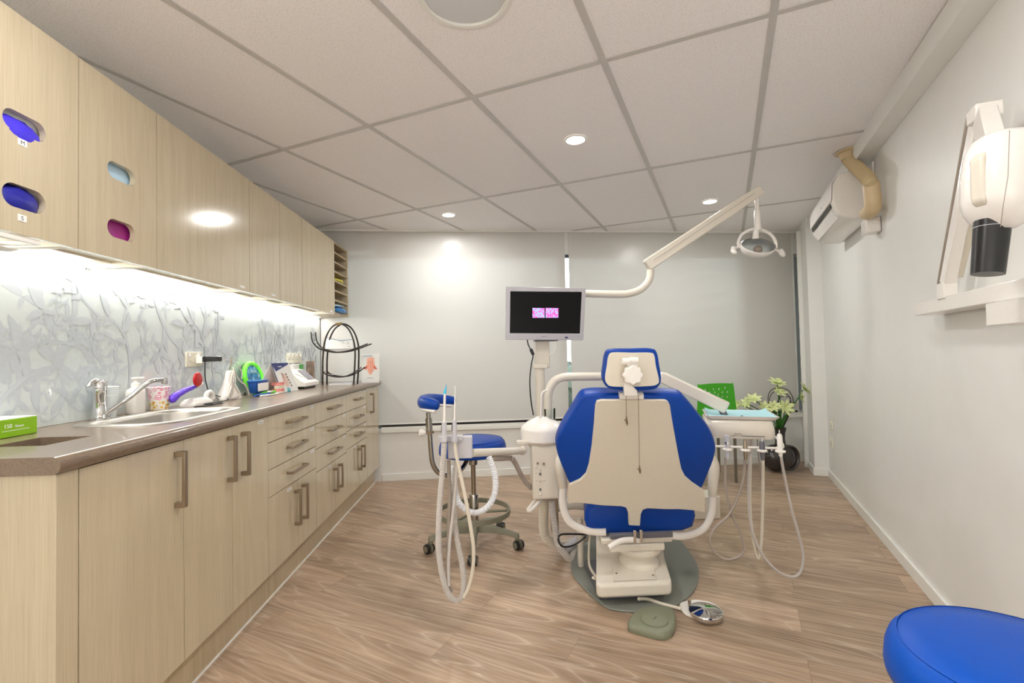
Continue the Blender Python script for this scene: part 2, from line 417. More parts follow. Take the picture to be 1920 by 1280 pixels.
# suspended grid bars
GA = 0.46912; gn = V((math.cos(GA), -math.sin(GA), 0)); gd = V((math.sin(GA), math.cos(GA), 0))
def clip(p, d):
    t0, t1 = -20, 20; P = [V((x, y, 0)) for x, y in poly]
    for i in range(4):
        q = P[i]; e = P[(i+1) % 4]-q; n = V((-e.y, e.x, 0))
        k = d.dot(n); c = (q-p).dot(n)
        if abs(k) < 1e-9: continue
        if k > 0: t0 = max(t0, c/k)
        else: t1 = min(t1, c/k)
    return t0, t1
bar = 5
for fam, base, idx in ((0, -0.67245, range(-3, 4)), (1, 2.24376, range(-2, 3))):
    for i in idx:
        n_, d_ = (gn, gd) if fam == 0 else (gd, gn)
        step = 0.57903 if fam == 0 else 1.2
        p = n_*(base+i*step); t0, t1 = clip(p, d_)
        if t1-t0 < 0.05: continue
        bar += 1; a = p+d_*t0; b = p+d_*t1; hw = n_*0.012; z = H-(0.004 if fam else 0.0045)
        struct(MB().prism([V((q.x, q.y, z)) for q in (a-hw, b-hw, b+hw, a+hw)], (0, 0, H-z-0.0002)).build('trim_%d' % bar, 'grid', smooth=False))
bar += 1; p = gn*1.59; t0, t1 = clip(p, gd); a = p+gd*t0; b = p+gd*t1
struct(MB().prism([V((q.x, q.y, H-0.006)) for q in (a-gn*0.012, b-gn*0.012, b+gn*0.008, a+gn*0.008)], (0, 0, 0.0058)).build('trim_%d' % bar, 'grid', smooth=False))

# ================================================================== ROLLER BLINDS
def blind(x0, x1, label):
    t = thing('roller_blind', label, 'blind', bk(x0, 0.03, 0.48))
    bkbox(MB(), x0, x1, 0.008, 0.0095, 0.50, H-0.002).build('blind_fabric', 'blind', t, smooth=False)
    bkbox(MB(), x0, x1, 0.003, 0.015, 0.4935, 0.505).build('bottom_bar', 'trimwhite', t, bevel=0.002)
    return t
blind(XW+0.02, atbk(1062, 600, 0.009).x, 'wide white sunscreen roller blind spanning from the beige cabinets to the monitor')
blind(atbk(1069, 600, 0.009).x, atbk(1488, 600, 0.009).x, 'white sunscreen roller blind behind the operating lamp and green chair')

# ================================================================== DOWNLIGHTS
def downlight(u, v, label, pos=None, power=26, size=0.16):
    c = atz(u, v, H) if pos is None else V(pos)
    t = thing('ceiling_downlight', label, 'downlight', (c.x, c.y, H))
    MB().lathe([(0.047, -0.002), (0.049, -0.007), (0.056, -0.005), (0.058, -0.0005)], (c.x, c.y, H), seg=40, caps=False).build('trim_ring', 'trimwhite', t)
    MB().lathe([(0.0001, -0.0045), (0.047, -0.0045), (0.047, -0.001)], (c.x, c.y, H), seg=40, caps=False).build('lens', 'downglow', t)
    ld = bpy.data.lights.new('downlight_lamp', 'AREA'); ld.shape = 'DISK'; ld.size = size; ld.energy = power; ld.color = (1.0, 0.985, 0.965)
    lo = bpy.data.objects.new('downlight_lamp', ld); COL.objects.link(lo); lo.parent = t; lo.location = (0, 0, -0.02)
    return t
PW = 6.5
downlight(1079, 261, 'round downlight glowing in the mid ceiling in front of the monitor', power=PW)
downlight(841, 402, 'round downlight glowing near the window wall above the blue operator stool', power=PW)
downlight(1331, 377, 'round downlight glowing beside the raised lamp arm', power=PW)
for i, (x, y) in enumerate(((0.25, 1.0), (1.5, 1.05))):  # two more downlights added outside the view as fill light
    t = downlight(0, 0, ['round downlight over the near end of the worktop, out of view', 'round downlight over the near right wall, out of view'][i], (x, y, H), PW)
for i, (x, y) in enumerate(((0.15, -0.55), (0.95, -0.8))):  # hanging globes added behind the camera to brighten ceiling and room
    t = thing('pendant_lamp', ['opal globe pendant lamp behind the camera near the left wall', 'opal globe pendant lamp behind the camera near the right wall'][i], 'lamp', (x, y, 1.38))
    MB().lathe([(0.045, H), (0.045, H-0.02), (0.006, H-0.022), (0.006, 1.48), (0.03, 1.46), (0.03, 1.445)], (x, y, 0), seg=24, caps=False).build('cord_and_rose', 'trimwhite', t)
    MB().ball((x, y, 1.35), 0.11).build('globe', emit('opal_glass_glow_%d' % i, (255, 252, 247), 3.0), t)
    ld = bpy.data.lights.new('pendant_bulb', 'POINT'); ld.shadow_soft_size = 0.115; ld.energy = 170; ld.color = (1, 0.985, 0.965)
    lo = bpy.data.objects.new('pendant_bulb', ld); COL.objects.link(lo); lo.parent = t; lo.location = (0, 0, -0.03)
# round ceiling speaker at the top edge
c = atz(870, -12, H)
t = thing('ceiling_speaker', 'large round white speaker grille cut off by the top of the photo', 'speaker', (c.x, c.y, H))
MB().lathe([(0.128, -0.001), (0.130, -0.012), (0.141, -0.012), (0.146, -0.004), (0.147, -0.0005)], c, seg=64, caps=False).build('rim', 'trimwhite', t)
MB().lathe([(0.0001, -0.008), (0.11, -0.0075), (0.129, -0.004)], c, seg=64, caps=False).build('grille', plain('speaker_mesh', (212, 214, 216), 0.5, noise=900, bump=0.3, var=0.06), t)

# ================================================================== DAYLIGHT
wd = bpy.data.worlds.new('daylight'); SC.world = wd; wd.use_nodes = True
nt = wd.node_tree; bg = nt.nodes['Background']
sky = nt.nodes.new('ShaderNodeTexSky'); sky.sky_type = 'NISHITA'; sky.sun_disc = False; sky.sun_elevation = math.radians(48); sky.sun_rotation = math.radians(200); sky.air_density = 1.2; sky.dust_density = 4.0
mx = nt.nodes.new('ShaderNodeMix'); mx.data_type = 'RGBA'; mx.inputs[0].default_value = 0.75; mx.inputs[7].default_value = (0.98, 1.0, 1.0, 1)
nt.links.new(sky.outputs[0], mx.inputs[6]); nt.links.new(mx.outputs[2], bg.inputs['Color']); bg.inputs['Strength'].default_value = 3.8
gm = plain('outside_paving', (150, 150, 142), 0.8, noise=2)
struct(MB().box(-14, 22, D+0.6, 40, -0.2, -0.1).build('ground', gm, smooth=False))
# ================================================================== SPLASHBACK
sp = thing('glass_splashback', 'pale glass splashback printed with grey scrolling leaves along the worktop', 'splashback', (XW, 2.6, 0.888))
MB().box(XW, XW+0.006, 0.2, 4.195, 0.889, 1.47).build('glass_sheet', 'splash', sp)
MB().box(XW, XW+0.008, 4.196, 4.207, 0.889, 1.445).build('edge_strip', 'dgrey', sp)
sc = MB(); XS = XW+0.0062
def ribbon(pts, wd):
    n = len(pts); L = []; R = []
    for i, (y, z) in enumerate(pts):
        a = pts[max(i-1, 0)]; b = pts[min(i+1, n-1)]; dy, dz = b[0]-a[0], b[1]-a[1]; q = math.hypot(dy, dz) or 1
        w_ = wd(i/(n-1)); L.append((y-dz/q*w_, z+dy/q*w_)); R.append((y+dz/q*w_, z-dy/q*w_))
    global XS
    XS += 0.000004
    A = [(XS, y, z) for y, z in L]; B = [(XS, y, z) for y, z in R]
    va = sc.verts(A); vb = sc.verts(B)
    for i in range(n-1): sc.face([vb[i], vb[i+1], va[i+1], va[i]])
def inside(y, z): return 0.35 < y < 4.12 and 0.9 < z < 1.44
def leaf(y, z, a, L, wdt):
    pts = []
    for k in range(13):
        t = k/12; bend = a+0.9*(t-0.2)*0.8
        y += math.cos(bend)*L/12; z += math.sin(bend)*L/12
        if not inside(y, z): return
        pts.append((y, z))
    ribbon(pts, lambda t: wdt*math.sin(PI*min(1, t**0.75))**0.8+0.0004)
def spiral(y, z, a, L, curl, w0, depth=0, lf=True):
    pts = []; n = 46; sgn = 1 if curl > 0 else -1
    for k in range(n):
        t = k/n; a += curl*(0.45+4.2*t*t)/n*3.2; st = L/n*(1-0.62*t)
        y += math.cos(a)*st; z += math.sin(a)*st
        if not inside(y, z): break
        pts.append((y, z))
        if lf and k > 5 and k % 8 == 3: leaf(y, z, a-sgn*(0.75+random.random()*0.4), L*(0.095+0.045*random.random()), L*0.019)
        if lf and k > 8 and k % 9 == 6: leaf(y, z, a+sgn*0.7, L*0.075, L*0.014)
        if depth < 2 and k in ((9, 19, 30) if depth == 0 else (12,)): spiral(y, z, a-sgn*0.55, L*0.55, -curl*1.05, w0*0.6, depth+1)
    if len(pts) > 4: ribbon(pts, lambda t: w0*(1-0.8*t)+0.0006)
for (y, z, a, L, cu, w0) in [(0.95, 1.40, -0.2, 1.15, -0.72, 0.014), (0.80, 0.93, 0.9, 0.9, 0.9, 0.009), (1.30, 1.42, -1.2, 0.9, 0.8, 0.010), (1.75, 1.42, -1.4, 0.85, -0.8, 0.009), (1.45, 0.92, 1.0, 0.75, -0.9, 0.008),
        (2.15, 1.42, -1.3, 0.85, 0.85, 0.009), (2.0, 0.92, 1.3, 0.8, 0.85, 0.008), (2.65, 1.42, -1.4, 0.85, -0.85, 0.009), (2.5, 0.92, 1.2, 0.8, 0.85, 0.008), (3.15, 1.42, -1.4, 0.85, 0.85, 0.009),
        (3.0, 0.92, 1.3, 0.75, -0.85, 0.008), (3.65, 1.42, -1.5, 0.85, -0.8, 0.009), (3.5, 0.92, 1.3, 0.8, 0.85, 0.008), (4.05, 1.42, -1.7, 0.8, 0.8, 0.008), (3.95, 0.92, 1.5, 0.7, -0.9, 0.008)]:
    spiral(y, z, a, L, cu, w0)
sc.build('scroll_print', 'damask', sp, smooth=False, recalc=False)

# ================================================================== BASE CABINETS
ZB, ZT = 0.146, 0.846
def carcass(t, y0, y1, x0=XW+0.002, x1=-0.019, z0=ZB, z1=ZT):
    mb = MB(); e = 0.0012
    mb.box(x0, x1, y0+e, y0+0.016, z0, z1); mb.box(x0, x1, y1-0.016, y1-e, z0, z1)
    mb.box(x0, x1, y0+0.016, y1-0.016, z0, z0+0.016); mb.box(x0, x0+0.008, y0+0.016, y1-0.016, z0+0.016, z1)
    return mb.build('carcass', 'carcass', t, smooth=False)
def vhandle(par, y, z0, z1):
    mb = MB(); w = 0.008
    mb.box(0.024, 0.033, y-w, y+w, z0, z1); mb.box(0.001, 0.024, y-w, y+w, z1-0.016, z1); mb.box(0.001, 0.024, y-w, y+w, z0, z0+0.016)
    return mb.build('handle', 'nickel', par, bevel=0.001)
def hhandle(par, y0, y1, z):
    mb = MB(); w = 0.006
    mb.box(0.024, 0.033, y0, y1, z-w, z+w); mb.box(0.001, 0.024, y0, y0+0.012, z-w, z+w); mb.box(0.001, 0.024, y1-0.012, y1, z-w, z+w)
    return mb.build('handle', 'nickel', par, bevel=0.001)
def front(par, name, y0, y1, z0, z1):
    g = 0.0016
    return MB().box(-0.018, 0, y0+g, y1-g, z0+g, z1-g).build(name, 'laminate', par, bevel=0.0008)
tagink = plain('faint_label_ink', (150, 150, 150), 0.5)
def label_tag(par, y, z, w=0.045, h=0.013):
    o = MB().box(0.0002, 0.0008, y-w/2, y+w/2, z-h/2, z+h/2).build('name_label', 'paper', par, smooth=False, label='small white adhesive label')
    mb = MB(); yy = y-w*0.36
    while yy < y+w*0.34:
        d = random.uniform(0.002, 0.005); mb.box(0.0008, 0.001, yy, yy+d, z-h*0.2, z+h*0.2); yy += d+0.0012
    mb.build('faded_print', tagink, o, smooth=False)
# the near end panel
tag(MB().box(XW+0.002, 0.0, 1.123, 1.181, 0.0, 0.846).build('end_panel', 'laminate', bevel=0.001), 'tall beige end panel closing the near end of the base cabinets', 'panel')
def cab(y0, y1, label):
    t = thing('base_cabinet', label, 'cabinet', (-0.25, (y0+y1)/2, ZB), 'beige base cabinets under the worktop'); carcass(t, y0, y1); return t
t = cab(1.182, 1.568, 'wide single-door beige base cabinet nearest the camera, next to the end panel')
d = front(t, 'door', 1.183, 1.568, ZB, ZT); vhandle(d, 1.528, 0.642, 0.815)
t = cab(1.568, 2.140, 'two-door beige base cabinet under the sink with handles meeting in the middle')
d = front(t, 'door', 1.568, 1.851, ZB, ZT); vhandle(d, 1.822, 0.642, 0.812)
d = front(t, 'door', 1.851, 2.140, ZB, ZT); vhandle(d, 1.92, 0.642, 0.812); label_tag(d, 2.075, 0.828)
def drawer_cab(y0, y1, zs, doors, label, hw=0.16, lab=True):
    t = cab(y0, y1, label); zz = [ZT]+zs
    for a, b in zip(zz, zz[1:]):
        d = front(t, 'drawer', y0, y1, b, a); c = (y0+y1)/2; hhandle(d, c-hw/2, c+hw/2, (a+b)/2+0.004)
        if lab: label_tag(d, y1-0.055, a-0.018, 0.05)
    ym = (y0+y1)/2 + doors
    d = front(t, 'door', y0, ym, ZB, zz[-1]); vhandle(d, ym-0.035, 0.270, zz[-1]-0.04)
    if lab: label_tag(d, ym-0.02 if doors < 0 else y1-0.1-(y1-ym), zz[-1]-0.02, 0.05)
    d = front(t, 'door', ym, y1, ZB, zz[-1]); vhandle(d, ym+0.055, 0.270, zz[-1]-0.035)
    return t
drawer_cab(2.140, 2.705, [0.726, 0.605, 0.484], 0.03, 'beige base cabinet with three wide labelled drawers over two doors, beside the sink cabinet', 0.20)
drawer_cab(2.705, 3.270, [0.726, 0.585, 0.455], 0.04, 'middle beige drawer cabinet, three drawers over two doors with faint labels', 0.19)
drawer_cab(3.270, 3.782, [0.726, 0.592, 0.47], 0.04, 'beige drawer cabinet below the wire leaflet rack, smallest drawers of the run', 0.17)
t = cab(3.782, 4.190, 'narrow beige end cabinet against the window wall with one tall door')
d = front(t, 'door', 3.782, 4.180, ZB, ZT); vhandle(d, 3.90, 0.642, 0.802); label_tag(d, 4.05, 0.828, 0.035)
# plinth and seal
tag(MB().box(-0.062, -0.045, 1.183, 4.205, 0.0, 0.146).build('kick_board', 'laminate_dark', bevel=0.001), 'long darker beige kick board under the base cabinets', 'kick board')
struct(MB().box(-0.045, -0.041, 1.183, 4.205, 0.0, 0.008).build('trim_30', 'trimwhite', smooth=False))

# ================================================================== WORKTOP
ct = thing('worktop', 'long grey-brown laminate worktop with rounded front edge', 'worktop', (-0.25, 2.6, 0.848))
z0, z1 = 0.848, 0.888
BX0, BX1, BY0, BY1 = -0.298, -0.157, 1.268, 1.412        # waste slot
SX0, SX1, SY0, SY1 = -0.425, -0.075, 1.600, 2.135        # sink rim
hx0, hx1, hy0, hy1 = SX0+0.036, SX1-0.036, SY0+0.036, SY1-0.036
mb = MB(); outer = [(XW+0.001, 1.108, z1), (0.0, 1.108, z1), (0.0, 4.205, z1), (XW+0.001, 4.195, z1)]
hole1 = [(BX0, BY0, z1), (BX1, BY0, z1), (BX1, BY1, z1), (BX0, BY1, z1)]
hole2 = [(x, y, z1) for x, y in rrect(hx0, hx1, hy0, hy1, 0.05)]
mb.plate(outer, [hole1, hole2], (0, 0, -0.04))
prof = [(0.0, z0)]+[(0.004+0.018*math.cos(a), (z0+z1)/2+0.02*math.sin(a)) for a in [(-90+180*k/10)*PI/180 for k in range(11)]]+[(0.0, z1)]
mb.prism([(x, 1.108, z) for x, z in prof], (0, 3.098, 0))
mb.build('slab', 'worktop', ct, angle=50)
mb = MB(); th = 0.006
for a in ((BX0-th, BX0, BY0-th, BY1+th), (BX1, BX1+th, BY0-th, BY1+th), (BX0, BX1, BY0-th, BY0), (BX0, BX1, BY1, BY1+th)): mb.box(*a, z0-0.10, z0-0.001)
mb.build('waste_chute', plain('dark_brown_liner', (86, 66, 50), 0.4), ct, smooth=False)

# ================================================================== SINK + TAP
sk = thing('sink', 'oblong stainless steel sink bowl set in the worktop', 'sink', ((SX0+SX1)/2, (SY0+SY1)/2, 0.888))
def rr(inset, z, r): return [(x, y, z) for x, y in rrect(SX0+inset, SX1-inset, SY0+inset, SY1-inset, max(r-inset*0.5, 0.02), 8)]
MB().loft([rr(0, 0.8885, 0.10), rr(0.002, 0.8915, 0.10), rr(0.008, 0.893, 0.10), rr(0.030, 0.8925, 0.10), rr(0.040, 0.890, 0.10), rr(0.046, 0.875, 0.10), rr(0.055, 0.77, 0.10), rr(0.075, 0.748, 0.10), rr(0.14, 0.742, 0.10)], cap0=False).build('bowl', 'steel', sk, angle=60)
MB().lathe([(0.0, 0.7425), (0.03, 0.7425), (0.042, 0.745), (0.045, 0.7435)], ((SX0+SX1)/2, (SY0+SY1)/2, 0), seg=24, caps=False).build('waste_outlet', 'chrome', sk)
mb = MB()
for k in range(5): mb.cyl((SX0+0.0495, 1.72+k*0.012, 0.862), (SX0+0.052, 1.72+k*0.012, 0.862), 0.003, seg=10)
mb.build('overflow_holes', 'black', sk)
tp = atz(187, 786, 0.8925); tc = V((-0.448, tp.y, 0.888))
tc = atz(187, 786, 0.892); 
t = thing('mixer_tap', 'chrome mixer tap with a long swivel spout over the sink', 'tap', (tc.x, tc.y, 0.892))
MB().lathe([(0.027, 0), (0.027, 0.006), (0.021, 0.009), (0.019, 0.012), (0.019, 0.085), (0.021, 0.088), (0.021, 0.112), (0.0, 0.114)], tc, seg=28).build('body', 'chrome', t)
mb = MB(); mb.lathe([(0.021, 0.113), (0.0215, 0.130), (0.017, 0.142), (0.0, 0.146)], tc, seg=28)
mb.tube(catmull([tc+V((0, 0, 0.128)), tc+V((-0.004, -0.022, 0.138)), tc+V((-0.006, -0.045, 0.120))], 5), [0.015, 0.015, 0.014, 0.013, 0.012, 0.011, 0.010, 0.009, 0.008, 0.007, 0.006], 12)
mb.build('lever', 'chrome', t)
a = tc+V((0.010, 0.012, 0.016)); e = atx(308, 712, tc.x+0.13); b2 = atx(280, 716, tc.x+0.115); c2 = atx(245, 743, tc.x+0.075)
MB().tube(catmull([a, c2, b2, e], 8), 0.0085, 14).build('spout', 'chrome', t)
MB().lathe([(0.011, -0.004), (0.012, 0.0), (0.012, 0.018), (0.010, 0.020)], e+V((0, 0, -0.012)), seg=20).build('aerator', 'chrome', t)

# ================================================================== WALL CABINETS
UX = -0.25; UZ0, UZ1 = 1.446, 2.031
def slot(y0, y1, z0, z1):
    r = (z1-z0)/2; return [(UX, y, z) for y, z in rrect(y0, y1, z0, z1, r*0.98, 8)]
def wcab(y0, y1, label, holes=(), labels=(), name='wall_cabinet', nodoor=False):
    t = thing(name, label, 'cabinet', (UX-0.12, (y0+y1)/2, UZ0), 'beige wall cabinets')
    mb = MB(); x0, x1 = XW+0.007, UX-0.019; e = 0.001
    mb.box(x0, x1, y0+e, y0+0.016, UZ0, UZ1); mb.box(x0, x1, y1-0.016, y1-e, UZ0, UZ1)
    mb.box(x0, x1, y0+0.016, y1-0.016, UZ1-0.016, UZ1); mb.box(x0, x1, y0+0.016, y1-0.016, UZ0+0.022, UZ0+0.038); mb.box(x0, x0+0.006, y0+0.016, y1-0.016, UZ0+0.038, UZ1-0.016)
    mb.build('carcass', 'carcass', t, smooth=False)
    g = 0.0022
    MB().plate([(UX, y0+g, UZ0-0.004), (UX, y1-g, UZ0-0.004), (UX, y1-g, UZ1), (UX, y0+g, UZ1)], [slot(*h) for h in holes], (-0.018, 0, 0)).build('door', 'laminate', t, angle=40)
    for (y, z, w_) in labels:
        MB().box(UX+0.0002, UX+0.0008, y-w_/2, y+w_/2, z-0.006, z+0.006).build('name_label', 'paper', t, smooth=False)
    return t
sl = lambda u0, v0, u1, v1: (atx(u0, v0, UX).y, atx(u1, v1, UX).y)
wc1 = wcab(0.86, 1.477, 'beige wall cabinet with two slots showing blue and purple gloves', [(1.253, 1.372, 1.712, 1.766), (1.253, 1.372, 1.510, 1.572)])
for zz, ch in ((1.688, 'M'), (1.485, 'S')):
    MB().box(UX+0.0002, UX+0.001, 1.293, 1.317, zz-0.008, zz+0.010).build('size_label', 'paper', wc1, smooth=False)
    text('size_letter', ch, 0.016, (UX+0.0012, 1.305, zz-0.005), (0, 1, 0), (0, 0, 1), 'dgrey', wc1, 0.0002)
wcab(1.477, 1.814, 'beige wall cabinet with two slots showing pale blue and magenta glove boxes', [(1.585, 1.706, 1.708, 1.764), (1.585, 1.706, 1.512, 1.572)])
wcab(1.814, 2.494, 'widest plain beige wall cabinet, catching a downlight reflection', labels=[(2.42, 1.462, 0.05)])
wcab(2.494, 2.844, 'plain beige wall cabinet just past the widest one, above the dental model', labels=[(2.76, 1.462, 0.05)])
wcab(2.844, 3.176, 'plain beige wall cabinet second from the open pigeonhole shelves')
wcab(3.176, 3.815, 'plain beige wall cabinet joining the open pigeonhole shelves', labels=[(3.74, 1.460, 0.04)])
# pigeonhole end
t = thing('pigeonhole_shelf', 'narrow open beige shelf unit ending the wall cabinets at the window', 'shelf unit', (UX-0.12, 4.0, UZ0))
mb = MB(); x0, x1 = XW+0.007, UX-0.002
mb.box(x0, x1, 3.816, 3.834, UZ0, UZ1); mb.box(x0, x1, 4.180, 4.198, UZ0, UZ1)
mb.box(x0, x0+0.008, 3.834, 4.180, UZ0, UZ1); mb.build('side_panel', 'laminate', t, bevel=0.001)
zs = [UZ0+0.002, 1.600, 1.672, 1.744, 1.816, 1.888, 1.960, UZ1-0.016]
zs = [UZ0+0.002]+[1.552+k*(UZ1-0.016-1.552)/6 for k in range(7)]
for zz in zs: MB().box(x0+0.008, x1-0.002, 3.834, 4.180, zz, zz+0.014).build('shelf', 'shelfdark', t, smooth=False)
# things in the pigeonholes
def crumple(name, c, sx, sy, sz, mat, label, cat, parent=None, seed=1):
    rnd = random.Random(seed); mb = MB(); n = 18; rings = []
    for j in range(9):
        a = -PI/2+PI*j/8; q = max(math.cos(a), 0.02)**0.6
        rings.append([V(c)+V((sx*q*math.cos(2*PI*k/n)*(1+rnd.uniform(-.16, .16)), sy*q*math.sin(2*PI*k/n)*(1+rnd.uniform(-.12, .12)), sz*(1+math.sin(a))*(1+rnd.uniform(-.15, .1)))) for k in range(n)])
    mb.loft(rings); o = mb.build(name, mat, parent, smooth=True, angle=70)
    if cat: tag(o, label, cat)
    return o
crumple('folded_cloth', (-0.325, 4.0, zs[3]+0.0145), 0.085, 0.14, 0.016, plain('yellow_cloth', (214, 204, 88), 0.6), 'yellow folded cloth lying in the pigeonhole shelves', 'cloth', seed=3)
crumple('plastic_packet', (-0.315, 4.0, zs[0]+0.0145), 0.10, 0.15, 0.022, plain('blue_wrap', (60, 130, 196), 0.25), 'blue plastic packet at the bottom of the pigeonhole shelves', 'packet', seed=5)
crumple('plastic_packet', (-0.325, 4.0, zs[0]+0.063), 0.085, 0.13, 0.013, plain('pale_wrap', (186, 205, 205), 0.15), 'pale clear packet lying on the blue packet in the pigeonhole shelves', 'packet', seed=9)
# glove boxes behind the slots
def glovebox(y0, y1, z0, z1, cbox, cglove, label, puff=True, seed=2, side=None):
    t = thing('glove_box', label, 'glove box', (UX-0.08, (y0+y1)/2, z0))
    mb = MB(); mb.box(UX-0.14, UX-0.026, y0, y1, z0, z1); mb.build('carton', cbox, t, bevel=0.002)
    if puff:
        rnd = random.Random(seed); m2 = MB(); n = 16; rings = []
        yc, zc = (y0+y1)/2, (z0+z1)/2-0.006
        for j in range(8):
            d = j/7; q = math.sqrt(max(1-d*d, 0.01))
            rings.append([(UX-0.026+0.03*d, yc+(y1-y0)*0.44*q*math.cos(2*PI*k/n)*(1+rnd.uniform(-.12, .12)), zc+(z1-z0)*0.38*q*math.sin(2*PI*k/n)*(1+rnd.uniform(-.2, .2))) for k in range(n)])
        m2.loft(rings).build('glove', cglove, t, angle=60)
    return t
gp = plain('violet_glove', (64, 48, 214), 0.4); gb = plain('navy_glove', (22, 26, 140), 0.4)
def shelfslab(y0, y1, z): return MB().box(UX-0.19, UX-0.021, y0+0.017, y1-0.017, z, z+0.008)
for (cabt, y0, y1) in ((wc1, 0.86, 1.477),):
    shelfslab(y0, y1, 1.66).build('shelf', 'carcass', cabt, smooth=False)
glovebox(1.225, 1.385, 1.669, 1.775, 'paper', gp, 'open box of violet gloves showing through the upper slot', seed=4)
glovebox(1.225, 1.385, 1.4855, 1.59, 'paper', gb, 'open box of navy gloves showing through the lower slot', seed=6)
glovebox(1.56, 1.73, 1.4855, 1.590, plain('magenta_card', (150, 30, 122), 0.35), 'paper', 'magenta glove carton showing through a cabinet slot', False)
glovebox(1.56, 1.73, 1.5915, 1.79, plain('pale_blue_card', (186, 216, 236), 0.35), 'paper', 'pale blue glove carton showing through a cabinet slot', False)
# pelmet lip + underside LED strip
tag(MB().box(XW+0.009, XW+0.022, 1.0, 4.17, 1.448, 1.460).build('led_strip', 'led'), 'bright white LED strip under the wall cabinets along the splashback', 'LED strip')
tag(MB().box(XW+0.007, -0.40, 0.88, 4.19, 1.4605, 1.4675).build('light_pelmet', 'carcass', smooth=False), 'thin white board under the wall cabinets carrying the LED strip', 'board')
ld = bpy.data.lights.new('led_lamp', 'AREA'); ld.shape = 'RECTANGLE'; ld.size = 0.02; ld.size_y = 3.1; ld.energy = 5; ld.color = (1, 0.985, 0.96)
lo = bpy.data.objects.new('led_lamp', ld); COL.objects.link(lo); lo.location = (XW+0.035, 2.6, 1.445); lo.rotation_euler = (0, math.radians(-8), 0)
# paper towel dispenser under the first wall cabinet
t = thing('paper_towel_dispenser', 'white paper towel dispenser tucked under the near wall cabinet', 'dispenser', (-0.31, 1.15, 1.43))
mb = MB(); 
for a in ((-0.385, -0.375, 0.93, 1.36), (-0.262, -0.252, 0.93, 1.36), (-0.375, -0.262, 0.93, 0.94), (-0.375, -0.262, 1.35, 1.36)): mb.box(*a, 1.425, 1.436)
mb.build('frame', 'white', t, bevel=0.001)
pts = [(-0.372, 1.434), (-0.355, 1.418), (-0.33, 1.404), (-0.30, 1.400), (-0.275, 1.405)]
mb = MB(); mb.loft([[V((x, 0.95, z)), V((x, 1.325, z)), V((x, 1.325, z+0.0012)), V((x, 0.95, z+0.0012))] for x, z in pts]); mb.build('paper_towel', 'paper', t, angle=60)
# ================================================================== DENTAL CHAIR
ch = thing('dental_chair', 'cream dental chair with blue vinyl padding seen from behind its backrest', 'dental chair', (1.60, 2.5, 0))
# base plate on the floor
ol = [(1085,1017),(1074,1032),(1071,1060),(1077,1085),(1107,1117),(1135,1140),(1160,1147),(1200,1150),(1240,1149),(1268,1138),(1300,1112),(1310,1085),(1307,1060),(1295,1040),(1280,1020),(1262,1008),(1210,1000),(1150,1000),(1105,1007)]
op = catmull([atz(u, v, 0.0) for u, v in ol], 4, True)
MB().prism([(p.x, p.y, 0.0005) for p in op], (0, 0, 0.009)).build('base_plate', 'matgrey', ch, bevel=0.003)
# slanted base housing
bl = aty(1119, 1095, 2.03).x; br = aty(1261, 1100, 2.03).x
prof = [(2.03, 0.045), (2.018, 0.055), (2.018, 0.098), (2.03, 0.108), (2.25, 0.113), (2.275, 0.13), (2.29, 0.185), (2.31, 0.195), (2.62, 0.195), (2.62, 0.045)]
n = len(prof); rings = []
for k, (fx, s_) in enumerate(((0, 0.86), (0.03, 0.97), (0.07, 1.0), (0.93, 1.0), (0.97, 0.97), (1, 0.86))):
    yc, zc = 2.32, 0.11
    rings.append([V((bl+(br-bl)*fx + 0.22*(y-2.03), yc+(y-yc)*(1-(1-s_)*0.35), zc+(z-zc)*s_)) for y, z in prof])
MB().loft(rings).build('base_housing', 'cream', ch, bevel=0.008, segs=3)
MB().box(bl+0.02, br-0.02, 2.08, 2.4, 0.0095, 0.05).build('base_foot', 'dgrey', ch, bevel=0.006)
# engraved front cover and its screws
def slant(fx, y): return V((bl+(br-bl)*fx+0.22*(y-2.03), y, 0.1085+(y-2.03)/0.22*0.005+0.0015))
MB().prism([slant(0.22, 2.036), slant(0.80, 2.036), slant(0.79, 2.22), slant(0.23, 2.22)], (0, 0, 0.002)).build('cover_plate', 'cream', ch, bevel=0.001)
mb = MB()
for fx, y in ((0.27, 2.10), (0.76, 2.07), (0.76, 2.17)): mb.cyl(slant(fx, y)+V((0, 0, 0.001)), slant(fx, y)+V((0, -0.001, 0.0035)), 0.0045, seg=12)
mb.build('screw', 'nickel', ch)
cx_ = (bl+br)/2
MB().lathe([(0.092, 0.112), (0.090, 0.126), (0.078, 0.134), (0.070, 0.146), (0.072, 0.154), (0.090, 0.164), (0.102, 0.178), (0.103, 0.196), (0.085, 0.205)], (aty(1197, 1040, 2.205).x, 2.205, 0), seg=40).build('turret', 'cream', ch)
# seat carriage under the cushions
mb = MB(); mb.prism([(1.465, 2.12, 0.232), (1.79, 2.12, 0.232), (1.90, 2.75, 0.232), (1.575, 2.75, 0.232)], (0, 0, 0.024)); mb.prism([(1.50, 2.11, 0.200), (1.75, 2.11, 0.200), (1.90, 2.9, 0.200), (1.66, 2.9, 0.200)], (0, 0, 0.032))
mb.build('carriage', 'cream', ch, bevel=0.006)
MB().box(1.50, 1.78, 2.085, 2.11, 0.268, 0.290).build('hinge_bar', 'dgrey', ch, bevel=0.002)
mb = MB()
for dx in (-0.014, 0.014): mb.box(1.617+dx-0.006, 1.617+dx+0.006, 2.065, 2.09, 0.255, 0.312)
mb.build('hinge_clasp', 'chrome', ch, bevel=0.001)
MB().tube(catmull([aty(1200, 1012, 2.10), aty(1175, 1012, 2.07), aty(1158, 1016, 2.05), aty(1141, 1027, 2.035)], 6), 0.013, 14, flat=0.8).build('release_lever', 'white', ch)
